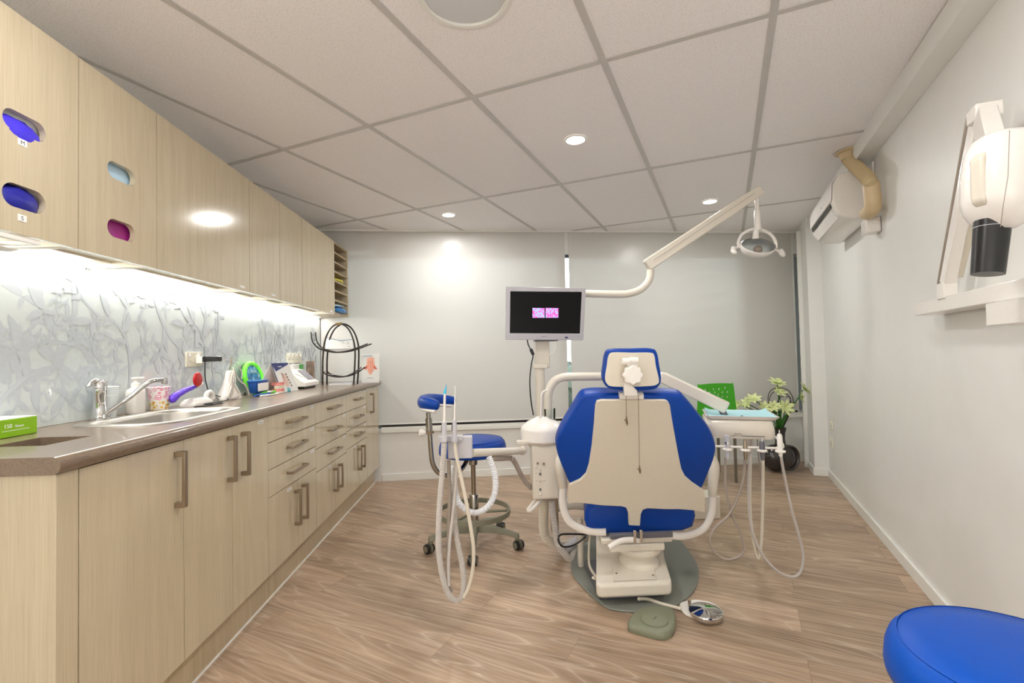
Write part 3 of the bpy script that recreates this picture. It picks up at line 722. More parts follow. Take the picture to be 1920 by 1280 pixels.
# cushions
def pl(pts, p, n_): return [hit(u, v, p, n_) for u, v in pts]
bp0 = V((1.613, 2.10, 0.32)); along = (V((1.613, 1.85, 0.93))-bp0).normalized(); bn = V((0.02, 0, 0))
bnrm = V((1, -0.03, 0)).cross(along).normalized()      # away from the camera
if bnrm.y < 0: bnrm = -bnrm
blue = [(1162,739.7),(1125,739),(1103,740.5),(1090,746),(1075,770),(1059,796),(1048,818),(1043.5,834),(1045,850),(1051,869),(1060,890),(1069,909),(1090,925),(1150,935),(1200,938),(1260,938),(1300,932),(1317,918),(1331,886),(1341,860),(1344,836),(1333,806),(1313,779),(1287,748),(1270,741),(1208,739)]
bo = catmull(pl(blue, bp0+bnrm*0.006, bnrm), 4, True)
MB().pillow(bo, bnrm, 0.075, ins=0.035, bulge=0.1).build('back_cushion', 'blue', ch, angle=70)
shell = [(1128,749.5),(1119,752),(1116.5,760),(1114,795),(1110,835),(1104.7,870),(1099,888),(1088,899),(1067,909),(1065,927),(1064,945),(1078,943),(1091,943.5),(1130,948),(1165,949.5),(1174,952),(1178,962),(1179,985),(1200.5,986),(1202,964),(1206,956),(1214,953.5),(1250,955),(1275,955),(1300,957),(1323,960.5),(1322.5,940),(1322,921),(1297,904),(1285,893),(1278,879),(1273,855),(1268.8,832),(1262,795),(1256.5,760),(1253,752.5),(1247,749.7)]
so = pl(shell, bp0-bnrm*0.006, bnrm)
MB().prism(so, bnrm*0.014).build('back_shell', 'cream2', ch, bevel=0.004)
# headrest
hp = V((1.53, 1.83, 1.0)); hn = V((0.03, 1, 0.06)).normalized()
ho = catmull(pl([(1147,654.5),(1185,653.5),(1222,653),(1233,660),(1238,685),(1241.5,710),(1237,724),(1224,731),(1187,732.5),(1147,729.5),(1135,719),(1131,704),(1133,685),(1137,663)], hp, hn), 4, True)
MB().pillow(ho, hn, 0.055, ins=0.06, bulge=0.1).build('headrest_cushion', 'blue', ch, angle=70)
hi = catmull(pl([(1150,660.5),(1185,661),(1219,661),(1227,666),(1230,685),(1236,712),(1233,720),(1222,723.5),(1187,725),(1148,724.5),(1138,719),(1134.5,708),(1138,685),(1141,667)], hp-hn*0.006, hn), 4, True)
MB().prism(hi, hn*0.006).build('headrest_back', 'cream2', ch, bevel=0.002)
kc = hit(1187.5, 703.5, hp-hn*0.05, hn); ku = V((1, -0.03, 0)).normalized(); kv = ku.cross(-hn).normalized()
star = []
for k in range(64):
    a = 2*PI*k/64; r_ = 0.036*(1+0.075*math.cos(8*a)); star.append(kc+ku*math.cos(a)*r_+kv*math.sin(a)*r_)
MB().prism(star, hn*0.024).build('star_knob', 'white', ch, bevel=0.004)
mb = MB(); q = lambda u, v, o=0.03: hit(u, v, hp-hn*o, hn)
mb.prism([q(1177, 680), q(1196, 680), q(1197, 700), q(1178, 700)], hn*0.026)
mb.cyl(q(1180, 676), q(1196, 676), 0.014, seg=20); MB().cyl(q(1166, 677), q(1180, 677), 0.013, seg=20).build('pivot_barrel', 'white', ch)
mb.build('bracket_head', 'white', ch, bevel=0.002); mb = MB()
mb.prism([q(1170, 716, 0.02), q(1179, 716, 0.02), q(1195, 732, 0.02), q(1195, 742, 0.02), q(1171, 742, 0.02)], hn*0.018)
mb.build('headrest_bracket', 'white', ch, bevel=0.002)
q2 = lambda u, v: hit(u, v, bp0-bnrm*0.012, bnrm)
MB().prism([q2(1162, 738.5), q2(1207, 738.5), q2(1207.5, 748.5), q2(1162, 748.5)], bnrm*0.024).build('mounting_plate', 'white', ch, bevel=0.0015)
# seat cushion and leg rest
s0 = aty(1091, 950, 2.20); s1 = aty(1297, 950, 2.20)
mb = MB(); xa, xb = s0.x, s1.x
sec = lambda y, z, hw, th: [V((( xa+xb)/2+0.2*(y-2.15)+ (px_)*hw, y, z+pz*th)) for px_, pz in ((-1, -0.1), (-0.96, 0.25), (-0.8, 0.5), (0, 0.42), (0.8, 0.5), (0.96, 0.25), (1, -0.1), (0.94, -0.4), (0.75, -0.5), (0, -0.5), (-0.75, -0.5), (-0.94, -0.4)) ]
hw = (xb-xa)/2
mb.loft([sec(2.15, 0.345, hw*0.93, 0.10), sec(2.17, 0.345, hw, 0.165), sec(2.5, 0.36, hw*1.02, 0.13), sec(2.85, 0.42, hw*0.9, 0.12), sec(3.3, 0.43, hw*0.72, 0.11), sec(3.55, 0.40, hw*0.66, 0.10), sec(3.58, 0.40, hw*0.58, 0.05)])
mb.build('seat_cushion', 'blue', ch, angle=60, bevel=0.006)
MB().prism([(cx_-0.08, 2.25, 0.257), (cx_+0.18, 2.25, 0.257), (cx_+0.38, 3.45, 0.34), (cx_+0.16, 3.45, 0.34)], (0, 0, 0.012)).build('seat_pan', 'cream', ch, bevel=0.003)
# armrests
def arm(pts, upper, r):
    p = catmull([aty(u, v, y) for u, v, y in pts], 8)
    o = MB().tube(p, r, 16, flat=0.72, nrm=(1, 0, 0)).build('armrest_bar', 'white', ch, angle=60)
    pp = catmull([aty(u, v, y) for u, v, y in upper], 8); m_ = len(pp)
    MB().tube(pp, [r*(1.12+0.35*math.sin(PI*min(1, (i/m_)*1.1))) for i in range(m_)], 16, flat=0.85, nrm=(1, 0, 0)).build('armrest_pad', 'cream2', ch, angle=60)
arm([(1056,912,2.17),(1055,935,2.17),(1058,958,2.17),(1068,978,2.17),(1087,990,2.17),(1110,996,2.16),(1136,997,2.15)], [(1056,914,2.17),(1053,895,2.17),(1051,872,2.18),(1054,856,2.22),(1060,850,2.35),(1065,846,2.6)], 0.0175)
arm([(1336,928,2.17),(1336,950,2.17),(1331,972,2.17),(1320,990,2.17),(1300,1001,2.17),(1275,1005,2.16),(1250,1002,2.15)], [(1336,930,2.17),(1337,905,2.17),(1339,880,2.18),(1335,862,2.22),(1322,852,2.35),(1305,846,2.6)], 0.0175)
MB().tube([(1.425, 2.42, 0.0095), (1.425, 2.42, 0.25)], 0.016, 16).build('support_post', 'cream', ch)
MB().hose([aty(1106, 1000, 2.35), aty(1104, 1035, 2.33), aty(1106, 1062, 2.28), aty(1119, 1084, 2.15), V((bl+0.002, 2.12, 0.09))], 0.006).build('cable', 'hose_cream', ch)
# bib chain with two clips over the backrest
qq = lambda u, v, o=0.02: hit(u, v, bp0-bnrm*o, bnrm)
bc = thing('bib_chain', 'thin metal bib chain hanging in two strands with clips on the backrest', 'bib chain', qq(1186, 742))
for (u0, v0, u1, v1) in ((1174, 740, 1174.5, 781), (1197, 740, 1199, 873)):
    a = qq(u0, v0); b_ = qq(u1, v1); nl = int((b_-a).length/0.004); mb = MB()
    for k in range(nl): mb.tube([a+(b_-a)*(k/nl), a+(b_-a)*((k+0.75)/nl)], 0.0011, 6)
    mb.build('chain', 'nickel', bc)
    a = qq(u1, v1); mb = MB()
    for dx in (-0.003, 0.003): mb.tube([a, a+V((0.004+dx*0.6, 0, 0))-along*0.026, a+V((0.007, 0, 0))-along*0.040], [0.0022, 0.0035, 0.0014], 8)
    mb.tube([a+V((-0.007, 0, 0))-along*0.014, a+V((0.006, 0, 0))-along*0.022], 0.002, 8)
    mb.build('clip', 'nickel', bc)
mb = MB(); a = qq(1174, 741); b_ = qq(1197, 741)
mb.tube([a, a+V((-0.006, 0, 0.004)), a+V((-0.012, 0, 0.0))], 0.0012, 6); mb.tube([b_, b_+V((0.01, 0, 0.003)), b_+V((0.018, 0, 0.001))], 0.0012, 6)
mb.build('chain', 'nickel', bc)

# ================================================================== DELIVERY UNIT (column, cuspidor, monitor post, arms, tray)
un = thing('dental_unit', 'cream dental unit column with white spittoon bowl, lamp post and instrument tray arm', 'dental unit', (1.25, 2.42, 0))
Y0 = 2.40
a = aty(997, 840, 2.32); b_ = aty(1046, 936, 2.32)
MB().box(a.x, b_.x+0.012, 2.32, 2.47, b_.z, a.z+0.012).build('control_box', 'cream', un, bevel=0.012, segs=4)
for (u, v, c_) in ((1008, 868, 'nickel'), (1019.5, 868.5, 'nickel'), (1012.5, 878, 'white'), (1012.5, 888, 'dgrey'), (1013, 902, 'chrome'), (1013, 917, 'dgrey'), (1013, 926, 'white')):
    p = aty(u, v, 2.32); MB().lathe([(0.0055, 0.001), (0.0055, -0.007), (0.004, -0.009)], p, (0, 1, 0), 16).build('control_knob', c_, un)
mb = MB()
for (u, v) in ((1006, 877), (1006, 887), (1020, 901), (1006, 901)):
    p = aty(u, v, 2.3195); mb.box(p.x-0.006, p.x+0.006, 2.3185, 2.3195, p.z-0.0006, p.z+0.0006)
mb.build('scale_mark', 'dgrey', un, smooth=False)
bc_ = aty(1015, 805, Y0); bz = bc_.z
MB().lathe([(0.030, 0.066), (0.040, 0.058), (0.075, 0.042), (0.100, 0.022), (0.108, 0.012), (0.110, 0.0), (0.109, -0.048), (0.104, -0.054)], (bc_.x+0.004, Y0, bz), seg=48).build('spittoon_cover', 'white', un)
MB().lathe([(0.090, -0.0545), (0.084, -0.066), (0.066, -0.084), (0.048, -0.094), (0.040, -0.105)], (bc_.x+0.004, Y0, bz), seg=48).build('spittoon_bowl', 'cream', un)
MB().tube(catmull([aty(1014, 786, Y0-0.03), aty(1014.5, 765, Y0-0.03), aty(1015, 745, Y0-0.03), aty(1018, 735, Y0-0.03), aty(1024, 731.5, Y0-0.03)], 6), 0.0055, 12).build('water_spout', 'white', un)
p = aty(1031, 786, Y0+0.005)
MB().lathe([(0.028, 0.0), (0.030, 0.055), (0.0285, 0.055), (0.0265, 0.004)], p, seg=28, caps=False).build('glass_holder', 'cupglass', un)
# posts
YP = 2.585
a = aty(1012, 690, YP); post = V((a.x, YP, 0.3))
MB().tube([(post.x, YP, 0.60), (post.x, YP, 1.07)], 0.027, 24).build('lower_post', 'cream', un)
q = lambda u, v, y=YP: aty(u, v, y)
a = q(1003.5, 690); b_ = q(1029, 640)
MB().box(a.x, b_.x, YP-0.03, YP+0.03, a.z, b_.z+0.02).build('post_sleeve', 'cream', un, bevel=0.006)
a = q(1002, 691, YP-0.036); b_ = q(1027, 681, YP-0.036)
MB().box(a.x-0.006, b_.x, YP-0.04, YP+0.04, a.z, b_.z).build('clamp', 'cream', un, bevel=0.004)
MB().tube([(post.x+0.008, YP+0.01, 1.12), (post.x+0.016, YP+0.01, 1.41)], 0.022, 20).build('upper_post', 'cream', un)
# lamp arms
pa = [q(1026, 548), q(1060, 549.5), q(1110, 550.5), q(1160, 551.5), q(1180, 550), q(1200, 543), (q(1213, 531)), q(1218.5, 520), q(1220, 506)]
MB().tube(catmull(pa, 6), 0.021, 20).build('lamp_arm', 'cream', un)
a = q(1212, 498); b_ = q(1425, 357); dx = (b_-a).normalized(); up_ = V((0, -1, 0)).cross(dx).normalized()
if up_.z < 0: up_ = -up_
mb = MB(); hwd = V((0, 0.026, 0)); rings = []
for t_, s_ in ((0, 0.8), (0.012, 1.0), (0.7, 0.88), (0.988, 0.78), (1.0, 0.66)):
    c = a+(b_-a)*t_; h_ = up_*0.034*s_
    rings.append([c-h_-hwd, c+h_-hwd, c+h_+hwd, c-h_+hwd])
mb.loft(rings).build('spring_arm', 'cream', un, bevel=0.006, segs=3)
mb = MB(); c0, c1 = a+(b_-a)*0.05-hwd*1.02+up_*0.004, a+(b_-a)*0.93-hwd*1.02+up_*0.004
mb.prism([c0-up_*0.001, c1-up_*0.001, c1+up_*0.001, c0+up_*0.001], (0, -0.0006, 0)); mb.build('cover_seam', 'hose_brown', un)
# tray arm
YA = 2.42
pa = [aty(1027, 786, YA), aty(1027.5, 755, YA), aty(1029, 735, YA), aty(1037, 717, YA), aty(1050, 708.5, YA), aty(1068, 706, YA), aty(1120, 705.5, YA), aty(1180, 705, YA+0.01), aty(1235, 705, YA+0.02), aty(1250, 706, YA+0.02)]
MB().tube(catmull(pa, 6), 0.0215, 20).build('tray_arm', 'cream', un)
a = aty(1240, 706, 2.43); b_ = aty(1364, 765, 2.26); dx = (b_-a).normalized(); sd = dx.cross(V((0, 0, 1))).normalized(); u2 = sd.cross(dx)
MB().loft([[a+dx*(b_-a).length*t_+u2*s_*z_+sd*s_*y_ for y_, z_ in ((-0.024, -0.028), (0.024, -0.028), (0.024, 0.028), (-0.024, 0.028))] for t_, s_ in ((0, 0.9), (0.03, 1), (0.97, 1), (1, 0.9))]).build('swing_arm', 'cream', un, bevel=0.005)
tz = 0.783
MB().cyl(b_-dx*0.03-V((0, 0, 0.02)), V((b_.x-0.01, b_.y, tz-0.02)), 0.016).build('tray_pivot', 'dgrey', un)
# instrument table body
A_ = atz(1340, 788, tz-0.012); B_ = atz(1458, 790, tz-0.012)
A_.y += 0.02; B_.y += 0.01
ex = (B_-A_); ex.z = 0; W_ = ex.length; ex.normalize(); ey = V((-ex.y, ex.x, 0))
def tp_(x, y, z): return A_+ex*x+ey*y+V((0, 0, z-A_.z))
mb = MB()
def ringz(x0, x1, y0, y1, z, r): return [tp_(x, y, z) for x, y in rrect(x0, x1, y0, y1, r, 5)]
mb.loft([ringz(0.03, W_-0.03, 0.03, 0.22, tz-0.098, 0.03), ringz(-0.012, W_-0.005, 0.008, 0.245, tz-0.096, 0.03), ringz(-0.02, W_+0.0, 0.002, 0.25, tz-0.075, 0.035), ringz(-0.028, W_-0.002, 0.0, 0.26, tz-0.045, 0.035), ringz(-0.030, W_-0.010, 0.006, 0.262, tz-0.020, 0.03), ringz(-0.026, W_-0.015, 0.012, 0.258, tz-0.014, 0.03)])
mb.build('table_body', 'cream', un, angle=50)
text('lettering', 'DCI', 0.018, tp_(W_*0.40, -0.0012, tz-0.082), ex, V((0, 0, 1)), 'dgrey', un)
mb = MB()
for x0_, x1_ in ((W_*0.30, W_*0.345), (W_*0.46, W_*0.82)):
    mb.prism([tp_(x0_, -0.0005, tz-0.0835), tp_(x1_, -0.0005, tz-0.0835), tp_(x1_, -0.0005, tz-0.0805), tp_(x0_, -0.0005, tz-0.0805)], -ey*0.0012)
mb.build('trim_line', 'dgrey', un, smooth=False)
# holder rail with four cradles
hz = aty(1400, 838, 2.10).z
ra = [tp_(-0.04, -0.01, hz), tp_(0.05, -0.01, hz), tp_(W_*0.9, -0.01, hz+0.001), tp_(W_*1.05, -0.008, hz+0.002), tp_(W_*1.09, 0.0, hz+0.012), tp_(W_*1.06, 0.03, hz+0.03), tp_(W_*0.98, 0.06, tz-0.085)]
MB().tube(catmull(ra, 6), 0.0055, 12).build('holder_rail', 'white', un)
inst = [(1364, 'grey'), (1397.5, 'nickel'), (1429, 'dgrey'), (1463, 'white')]
hx = []
for u, m_ in inst:
    p = hit(u, 842, tp_(0, -0.03, 0), ey); p.z = hz; hx.append(p)
    mb = MB(); n_ = 20
    arc = [p+ex*0.014*math.cos(t)-ey*0.014*math.sin(t) for t in [(-215+250*k/n_)*PI/180*-1 for k in range(n_+1)]]
    mb.tube([q_ + V((0, 0, -0.008)) for q_ in arc], 0.0062, 8, flat=1.3); mb.tube([p+ey*0.012, p+ey*0.026-ex*0.006], 0.009, 10)
    mb.build('instrument_cradle', 'white', un)
def profrod(name, p, prof, mat, tilt=V((0, 0, 1))):
    t = thing(*name, p); return t
def instrument(name, label, p, pieces):
    t = thing(name, label, 'dental instrument', p)
    for nm, prof, mat in pieces: MB().lathe(prof, p, (0.04, 0.10, 1), 18).build(nm, mat, t)
    return t
instrument('dental_handpiece', 'grey angled handpiece in the cradle nearest the backrest', hx[0], [('handle', [(0.006, -0.052), (0.0085, -0.035), (0.0095, 0.0), (0.0105, 0.030), (0.012, 0.036), (0.012, 0.052), (0.009, 0.056)], 'grey'), ('collar', [(0.0125, 0.014), (0.0128, 0.020), (0.0125, 0.026)], 'chrome')])
instrument('dental_handpiece', 'slim metallic handpiece in the second cradle under the tray', hx[1], [('handle', [(0.006, -0.05), (0.0095, -0.035), (0.010, 0.0), (0.0085, 0.022), (0.007, 0.026), (0.007, 0.038), (0.004, 0.040)], 'nickel')])
instrument('dental_handpiece', 'dark grey handpiece with a small steel tip in the third cradle', hx[2], [('handle', [(0.007, -0.05), (0.0085, -0.03), (0.0115, -0.012), (0.012, 0.024), (0.009, 0.032)], 'dgrey'), ('tip', [(0.004, 0.032), (0.004, 0.046), (0.002, 0.048)], 'chrome')])
instrument('air_water_syringe', 'white air and water syringe in the outermost cradle', hx[3], [('handle', [(0.007, -0.03), (0.0095, -0.005), (0.0115, 0.02), (0.0115, 0.058), (0.007, 0.068)], 'white'), ('nozzle', [(0.003, 0.068), (0.0025, 0.084)], 'chrome')])
# instrument hoses (loops hanging from the tray)
YT = 2.13
def hang(name, pts, r, mat, label, y=YT, dy=0.0, ribbed=None, par=None):
    P = [aty(u, v, y+dy*i/len(pts)) for i, (u, v) in enumerate(pts)]
    o = (MB().ribbed(P, r, ribbed) if ribbed else MB().hose(P, r)).build(name, mat, par, angle=60)
    if par is None: tag(o, label, 'hose')
    return o
hang('handpiece_hose', [(1359.8,858),(1360,885),(1361,915),(1370,958),(1386,995),(1395,1022),(1391,1038),(1379,1046),(1360,1048),(1340,1035),(1331,1012),(1341,989),(1366,966),(1384,930),(1394,892),(1397,857)], 0.0058, 'hose_brown', 'taupe hose looping low between the first two handpiece cradles', dy=-0.03)
hang('handpiece_hose', [(1430.5,854),(1430.5,890),(1430,942),(1428,1010),(1424,1044),(1417,1038),(1410,995),(1406,942),(1407,864),(1404,820)], 0.0068, 'hose_cream', 'cream hose in a tight narrow loop under the third handpiece', dy=0.05, y=2.15)
hang('syringe_hose', [(1464,852),(1470,888),(1483,950),(1497,1000),(1506,1040),(1501,1072),(1484,1081),(1457,1070),(1430,1040),(1412,1000),(1405,958),(1404,893),(1411,820)], 0.0062, 'hose', 'pale grey hose swinging widest towards the right wall under the tray', dy=0.02, y=2.15)
hang('handpiece_hose', [(1420,820),(1422,850),(1427,900)], 0.003, 'hose_brown', 'thin taupe hose behind the third cradle', y=2.24)
# tray with mask-blue liner
tr = thing('instrument_tray', 'shallow steel tray with pale blue liner on the dental unit table', 'tray', tp_(W_/2, 0.13, tz-0.013))
def rg(x0, x1, y0, y1, z): return [tp_(x, y, z) for x, y in ((x0, y0), (x1, y0), (x1+0.0, y1), (x0, y1))]
mb = MB(); e0 = (-0.005, W_-0.005, 0.015, 0.245)
mb.loft([rg(*e0, tz-0.0115), rg(e0[0]-0.004, e0[1]+0.004, e0[2]-0.004, e0[3]+0.004, tz-0.010), rg(e0[0]-0.024, e0[1]+0.02, e0[2]-0.018, e0[3]+0.018, tz+0.006), rg(e0[0]-0.021, e0[1]+0.017, e0[2]-0.015, e0[3]+0.015, tz+0.006), rg(*e0, tz-0.008)], closed=True)
mb.build('steel_dish', plain('tray_white_metal', (226, 222, 220), 0.25, 0.4), tr, bevel=0.001)
lin_ = MB(); ny, nx = 6, 16; g0 = []
for j in range(ny+1):
    row = []
    for i in range(nx+1):
        x = e0[0]-0.012+(e0[1]-e0[0]+0.022)*i/nx; y = e0[2]-0.004+(e0[3]-e0[2]+0.018)*j/ny
        edge = max(0, 0.012-min(i/nx, 1-i/nx)*0.13)+max(0, 0.010-(1-j/ny)*0.06)
        row.append(tp_(x, y, tz-0.0065+edge+random.uniform(0, 0.0012)))
    g0.append(row)
V0 = [lin_.verts(r_) for r_ in g0]; V1 = [lin_.verts([p+V((0, 0, 0.0008)) for p in r_]) for r_ in g0]
for j in range(ny):
    for i in range(nx):
        lin_.face([V0[j][i], V0[j+1][i], V0[j+1][i+1], V0[j][i+1]]); lin_.face([V1[j][i], V1[j][i+1], V1[j+1][i+1], V1[j+1][i]])
for j in range(ny):
    lin_.face([V0[j][0], V0[j+1][0], V1[j+1][0], V1[j][0]]); lin_.face([V0[j][nx], V0[j+1][nx], V1[j+1][nx], V1[j][nx]])
for i in range(nx):
    lin_.face([V0[0][i], V0[0][i+1], V1[0][i+1], V1[0][i]]); lin_.face([V0[ny][i], V0[ny][i+1], V1[ny][i+1], V1[ny][i]])
lin_.build('paper_liner', plain('pale_blue_liner', (168, 216, 224), 0.6), tr, angle=80)
p = tp_(W_*0.52, 0.10, tz-0.004); MB().obox(p, ex*0.006, ey*0.003, V((0, 0, 0.002))).build('steel_clip', 'dgrey', tr)

# ================================================================== OPERATING LAMP
lt = q(1419, 366); lp = thing('operating_lamp', 'white dental operating lamp hanging from the raised spring arm', 'lamp', lt)
MB().lathe([(0.010, 0.03), (0.011, -0.05), (0.013, -0.052), (0.015, -0.055), (0.019, -0.165), (0.022, -0.17)], q(1419, 376), seg=24).build('stem', 'white', lp)
S = 2.585/FPX
lc = q(1419, 466)
def L_(dx_, dz_, dy_=0): return lc+V((dx_*S, dy_, -dz_*S))
yk = catmull([L_(-34, -2), L_(-36, -12), L_(-29, -27), L_(-13, -36), L_(0, -38), L_(13, -36), L_(30, -26), L_(38, -12), L_(38, 0)], 5)
MB().tube(yk, 0.0085, 12).build('yoke', 'white', lp, angle=60)
# reflector: a shallow almond-shaped bowl opening towards the chair
def alm(kx, kz, dy_, off=0): return [lc+V((math.cos(t)*kx*S, dy_, (math.sin(t)*(0.85+0.15*abs(math.sin(t))))*kz*S+off)) for t in [2*PI*k/40 for k in range(40)]]
tilt = lambda rgs: [[lc+Matrix.Rotation(math.radians(-38), 3, 'X') @ (p-lc) for p in r_] for r_ in rgs]
MB().loft(tilt([alm(33, 22, -0.025), alm(34.5, 23.5, -0.020), alm(34, 23, -0.005), alm(28, 18, 0.022), alm(15, 10, 0.040), alm(3, 3, 0.044)]), cap0=False).build('reflector_shell', 'white', lp, angle=60)
MB().loft(tilt([alm(32.5, 21.5, -0.0235), alm(30, 19, -0.006), alm(20, 13, 0.020), alm(4, 3, 0.030)]), cap0=False).build('mirror', plain('faceted_mirror', (236, 236, 238), 0.4, 0.0, noise=120, bump=0.1), lp, angle=60)
MB().loft(tilt([alm(32.6, 21.6, -0.0245), alm(24, 15, -0.034), alm(8, 5, -0.039)]), cap0=False).build('front_glass', 'glass', lp, angle=60)
MB().ball(lc+V((0, -0.012, -0.006)), 0.024, 0.020, 0.022).build('bulb_shield', plain('rosy_shield', (196, 172, 160), 0.35), lp)
MB().tube([L_(0, -37, 0.0), L_(0, -20, 0.01)], [0.014, 0.018], 16).build('pivot', 'white', lp)
for s_, z_ in ((-1, 0), (1, 6)):
    a = L_(34*s_, z_-4); b_ = L_(46*s_, z_-1); mb = MB(); mb.tube([a, b_], 0.007, 12)
    mb.tube(catmull([b_+V((0, 0, 0.004)), b_+V((0.006*s_, -0.01, -0.018)), b_+V((0.0, -0.03, -0.034))], 5), [0.015]*6+[0.014, 0.013, 0.011, 0.008, 0.004], 14)
    mb.build('handle', 'white', lp, angle=60)

# ================================================================== MONITOR
mo = thing('monitor', 'silver-framed flat monitor showing a small pink and blue picture', 'monitor', q(1022, 590, 2.44))
ml = 2.46; c = [aty(949, 537, ml), aty(1098.5, 540, ml+0.03), aty(1094, 637.5, ml+0.03), aty(948, 636.5, ml)]
mn = (c[1]-c[0]).cross(c[3]-c[0]).normalized()
if mn.y < 0: mn = -mn
inn = [hit(u, v, c[0], mn) for u, v in ((957, 546), (1091, 547), (1087.5, 625.5), (956, 624.5))]
MB().plate(c, [inn], mn*0.012).build('bezel', plain('silver_bezel', (176, 174, 180), 0.35, 0.3), mo, bevel=0.0015)
cc = sum(c, V())/4
MB().loft([[cc+(p-cc)*k+mn*d_ for p in c] for k, d_ in ((0.99, 0.0122), (0.98, 0.03), (0.8, 0.05), (0.5, 0.055))]).build('rear_shell', 'dgrey', mo)
MB().prism([p+mn*0.004 for p in inn], mn*0.004).build('screen', plain('black_screen', (3, 3, 5), 0.25, spec=0.15), mo, smooth=False)
def teeth():
    s = N('tooth_picture'); v = s.n('ShaderNodeTexVoronoi', i_Scale=1.0); s.l(s.coord((150, 1, 90)), v.inputs['Vector'])
    c_ = s.ramp(v.outputs['Distance'], [(0.1, rgb(150, 200, 235)), (0.45, rgb(120, 130, 210)), (0.7, rgb(225, 70, 150))])
    s.l(c_, s.b.inputs['Base Color']); s.l(c_, s.b.inputs['Emission Color']); s.b.inputs['Emission Strength'].default_value = 0.9; return s.m
tm = teeth()
for (u0, u1) in ((998.5, 1021), (1023, 1047)):
    MB().prism([hit(u, v, c[0]+mn*0.0035, mn) for u, v in ((u0, 577), (u1, 577.5), (u1, 595.5), (u0, 595.5))], mn*0.0004).build('picture', tm, mo, smooth=False)
xd = (c[1]-c[0]).normalized(); yd = (c[0]-c[3]).normalized()
text('lettering', 'PHILIPS', 0.0085, hit(1020, 632, c[0]-mn*0.0006, mn), xd, yd, 'dgrey', mo, 0.0003)
p = hit(1062, 632.5, c[0]-mn*0.001, mn); MB().prism([p+xd*0.009*math.cos(t)+yd*0.005*math.sin(t) for t in [2*PI*k/24 for k in range(24)]], mn*0.003).build('power_button', plain('navy_button', (30, 34, 90), 0.3), mo)
text('lettering', 'vT', 0.006, hit(963, 543.5, c[0]-mn*0.0006, mn), xd, yd, 'dgrey', mo, 0.0003)
MB().box(q(1000, 636).x, q(1042, 636).x, 2.49, YP+0.02, q(1020, 638).z-0.006, q(1020, 638).z+0.004).build('mount', 'dgrey', mo, bevel=0.002)
cb = thing('power_cable', 'black cable drooping from the monitor down the post', 'cable', q(995, 700))
MB().hose([aty(988, 634, 2.5), aty(990.5, 646, 2.5), aty(995, 655, 2.49), aty(999.5, 665, 2.49), aty(996, 685, 2.49), aty(993.5, 712, 2.48), aty(995, 745, 2.48), aty(1000, 778, 2.48)], 0.0034).build('wire', 'black', cb)
MB().tube([aty(995, 654, 2.49), aty(1000, 665, 2.49)], 0.0085, 12).build('ferrite_bead', 'black', cb)
tag(MB().hose([aty(1041, 638, 2.5), aty(1041.5, 650, 2.5), aty(1037, 661, 2.5), aty(1028, 667, 2.495)], 0.0025).build('signal_cable', 'white'), 'thin white cable looping from the monitor into the post', 'cable')

# ================================================================== ASSISTANT ARM
YS = 1.87
asx = thing('suction_holder', 'grey suction instrument holder on a cream swing arm in front of the stool', 'instrument holder', aty(860, 845, YS))
MB().tube([aty(884, 849, YS+0.03), aty(980, 844.5, 2.33)], [0.0165, 0.0175], 20).build('swing_arm', 'cream', asx)
MB().ball(aty(980, 844.5, 2.33), 0.0215).build('elbow', 'cream', asx)
mb = MB(); mb.box(aty(969, 830, 2.34).x, aty(996, 830, 2.36).x, 2.33, 2.37, aty(980, 833, 2.34).z, aty(980, 826, 2.34).z); mb.tube([aty(981, 840, 2.34), aty(981, 830, 2.34)], 0.009, 12)
mb.build('link', 'cream', asx, bevel=0.004)
a = aty(840, 860, YS); b_ = aty(885, 818, YS)
MB().box(a.x, b_.x, YS-0.005, YS+0.04, a.z, b_.z).build('holder_box', 'grey', asx, bevel=0.004)
a = aty(821.5, 829, YS-0.03); b_ = aty(867, 817.5, YS-0.03)
MB().box(a.x, b_.x, YS-0.02, YS+0.01, a.z, b_.z).build('clip_rail', 'grey', asx, bevel=0.003)
mb = MB()
for u in (832.5, 852.5):
    a = aty(u, 828, YS-0.035); mb.lathe([(0.013, 0), (0.013, 0.022), (0.0105, 0.022), (0.0105, 0.0)], a, seg=24, caps=False)
mb.build('ring_clip', 'grey', asx)
YH = YS-0.035
def suction(name, label, u, vtop, vmid, vh, rt_, rh, tipmat):
    a = aty(u, vh, YH); t = thing(name, label, 'suction tube', a)
    MB().tube([a, aty(u-0.2, vmid, YH)], [rh, rh*0.9], 16).build('handle', 'grey', t)
    MB().tube([aty(u-0.2, vmid, YH), aty(u+0.8, vtop+(14 if tipmat else 0), YH)], [rt_, rt_*(0.85 if tipmat else 0.5)], 14).build('tube', 'white', t)
    if tipmat: MB().loft([[aty(u+0.8, vtop+14, YH)+V((rt_*1.15*math.cos(k*PI/8), rt_*1.15*math.sin(k*PI/8), 0.0)) for k in range(16)], [aty(u+1.6, vtop+5, YH)+V((rt_*1.0*math.cos(k*PI/8), rt_*math.sin(k*PI/8), 0.004*math.cos(k*PI/8))) for k in range(16)], [aty(u+2.4, vtop, YH)+V((rt_*0.7*math.cos(k*PI/8), rt_*0.8*math.sin(k*PI/8), 0.012*math.cos(k*PI/8))) for k in range(16)]]).build('tip', tipmat, t, angle=60)
    mb = MB(); mb.tube([aty(u-4.5, vmid+7, YH), aty(u-4.5, vmid+20, YH)], 0.003, 10); mb.build('valve_lever', 'dgrey', t)
    return t
suction('suction_wand', 'thick white suction wand with a blue tip held in the grey holder', 833, 724, 791, 828, 0.0052, 0.0105, plain('aqua_tip', (64, 186, 220), 0.3))
suction('saliva_ejector', 'slim white saliva ejector beside the blue-tipped wand', 852.5, 723, 787, 828, 0.0034, 0.0088, None)
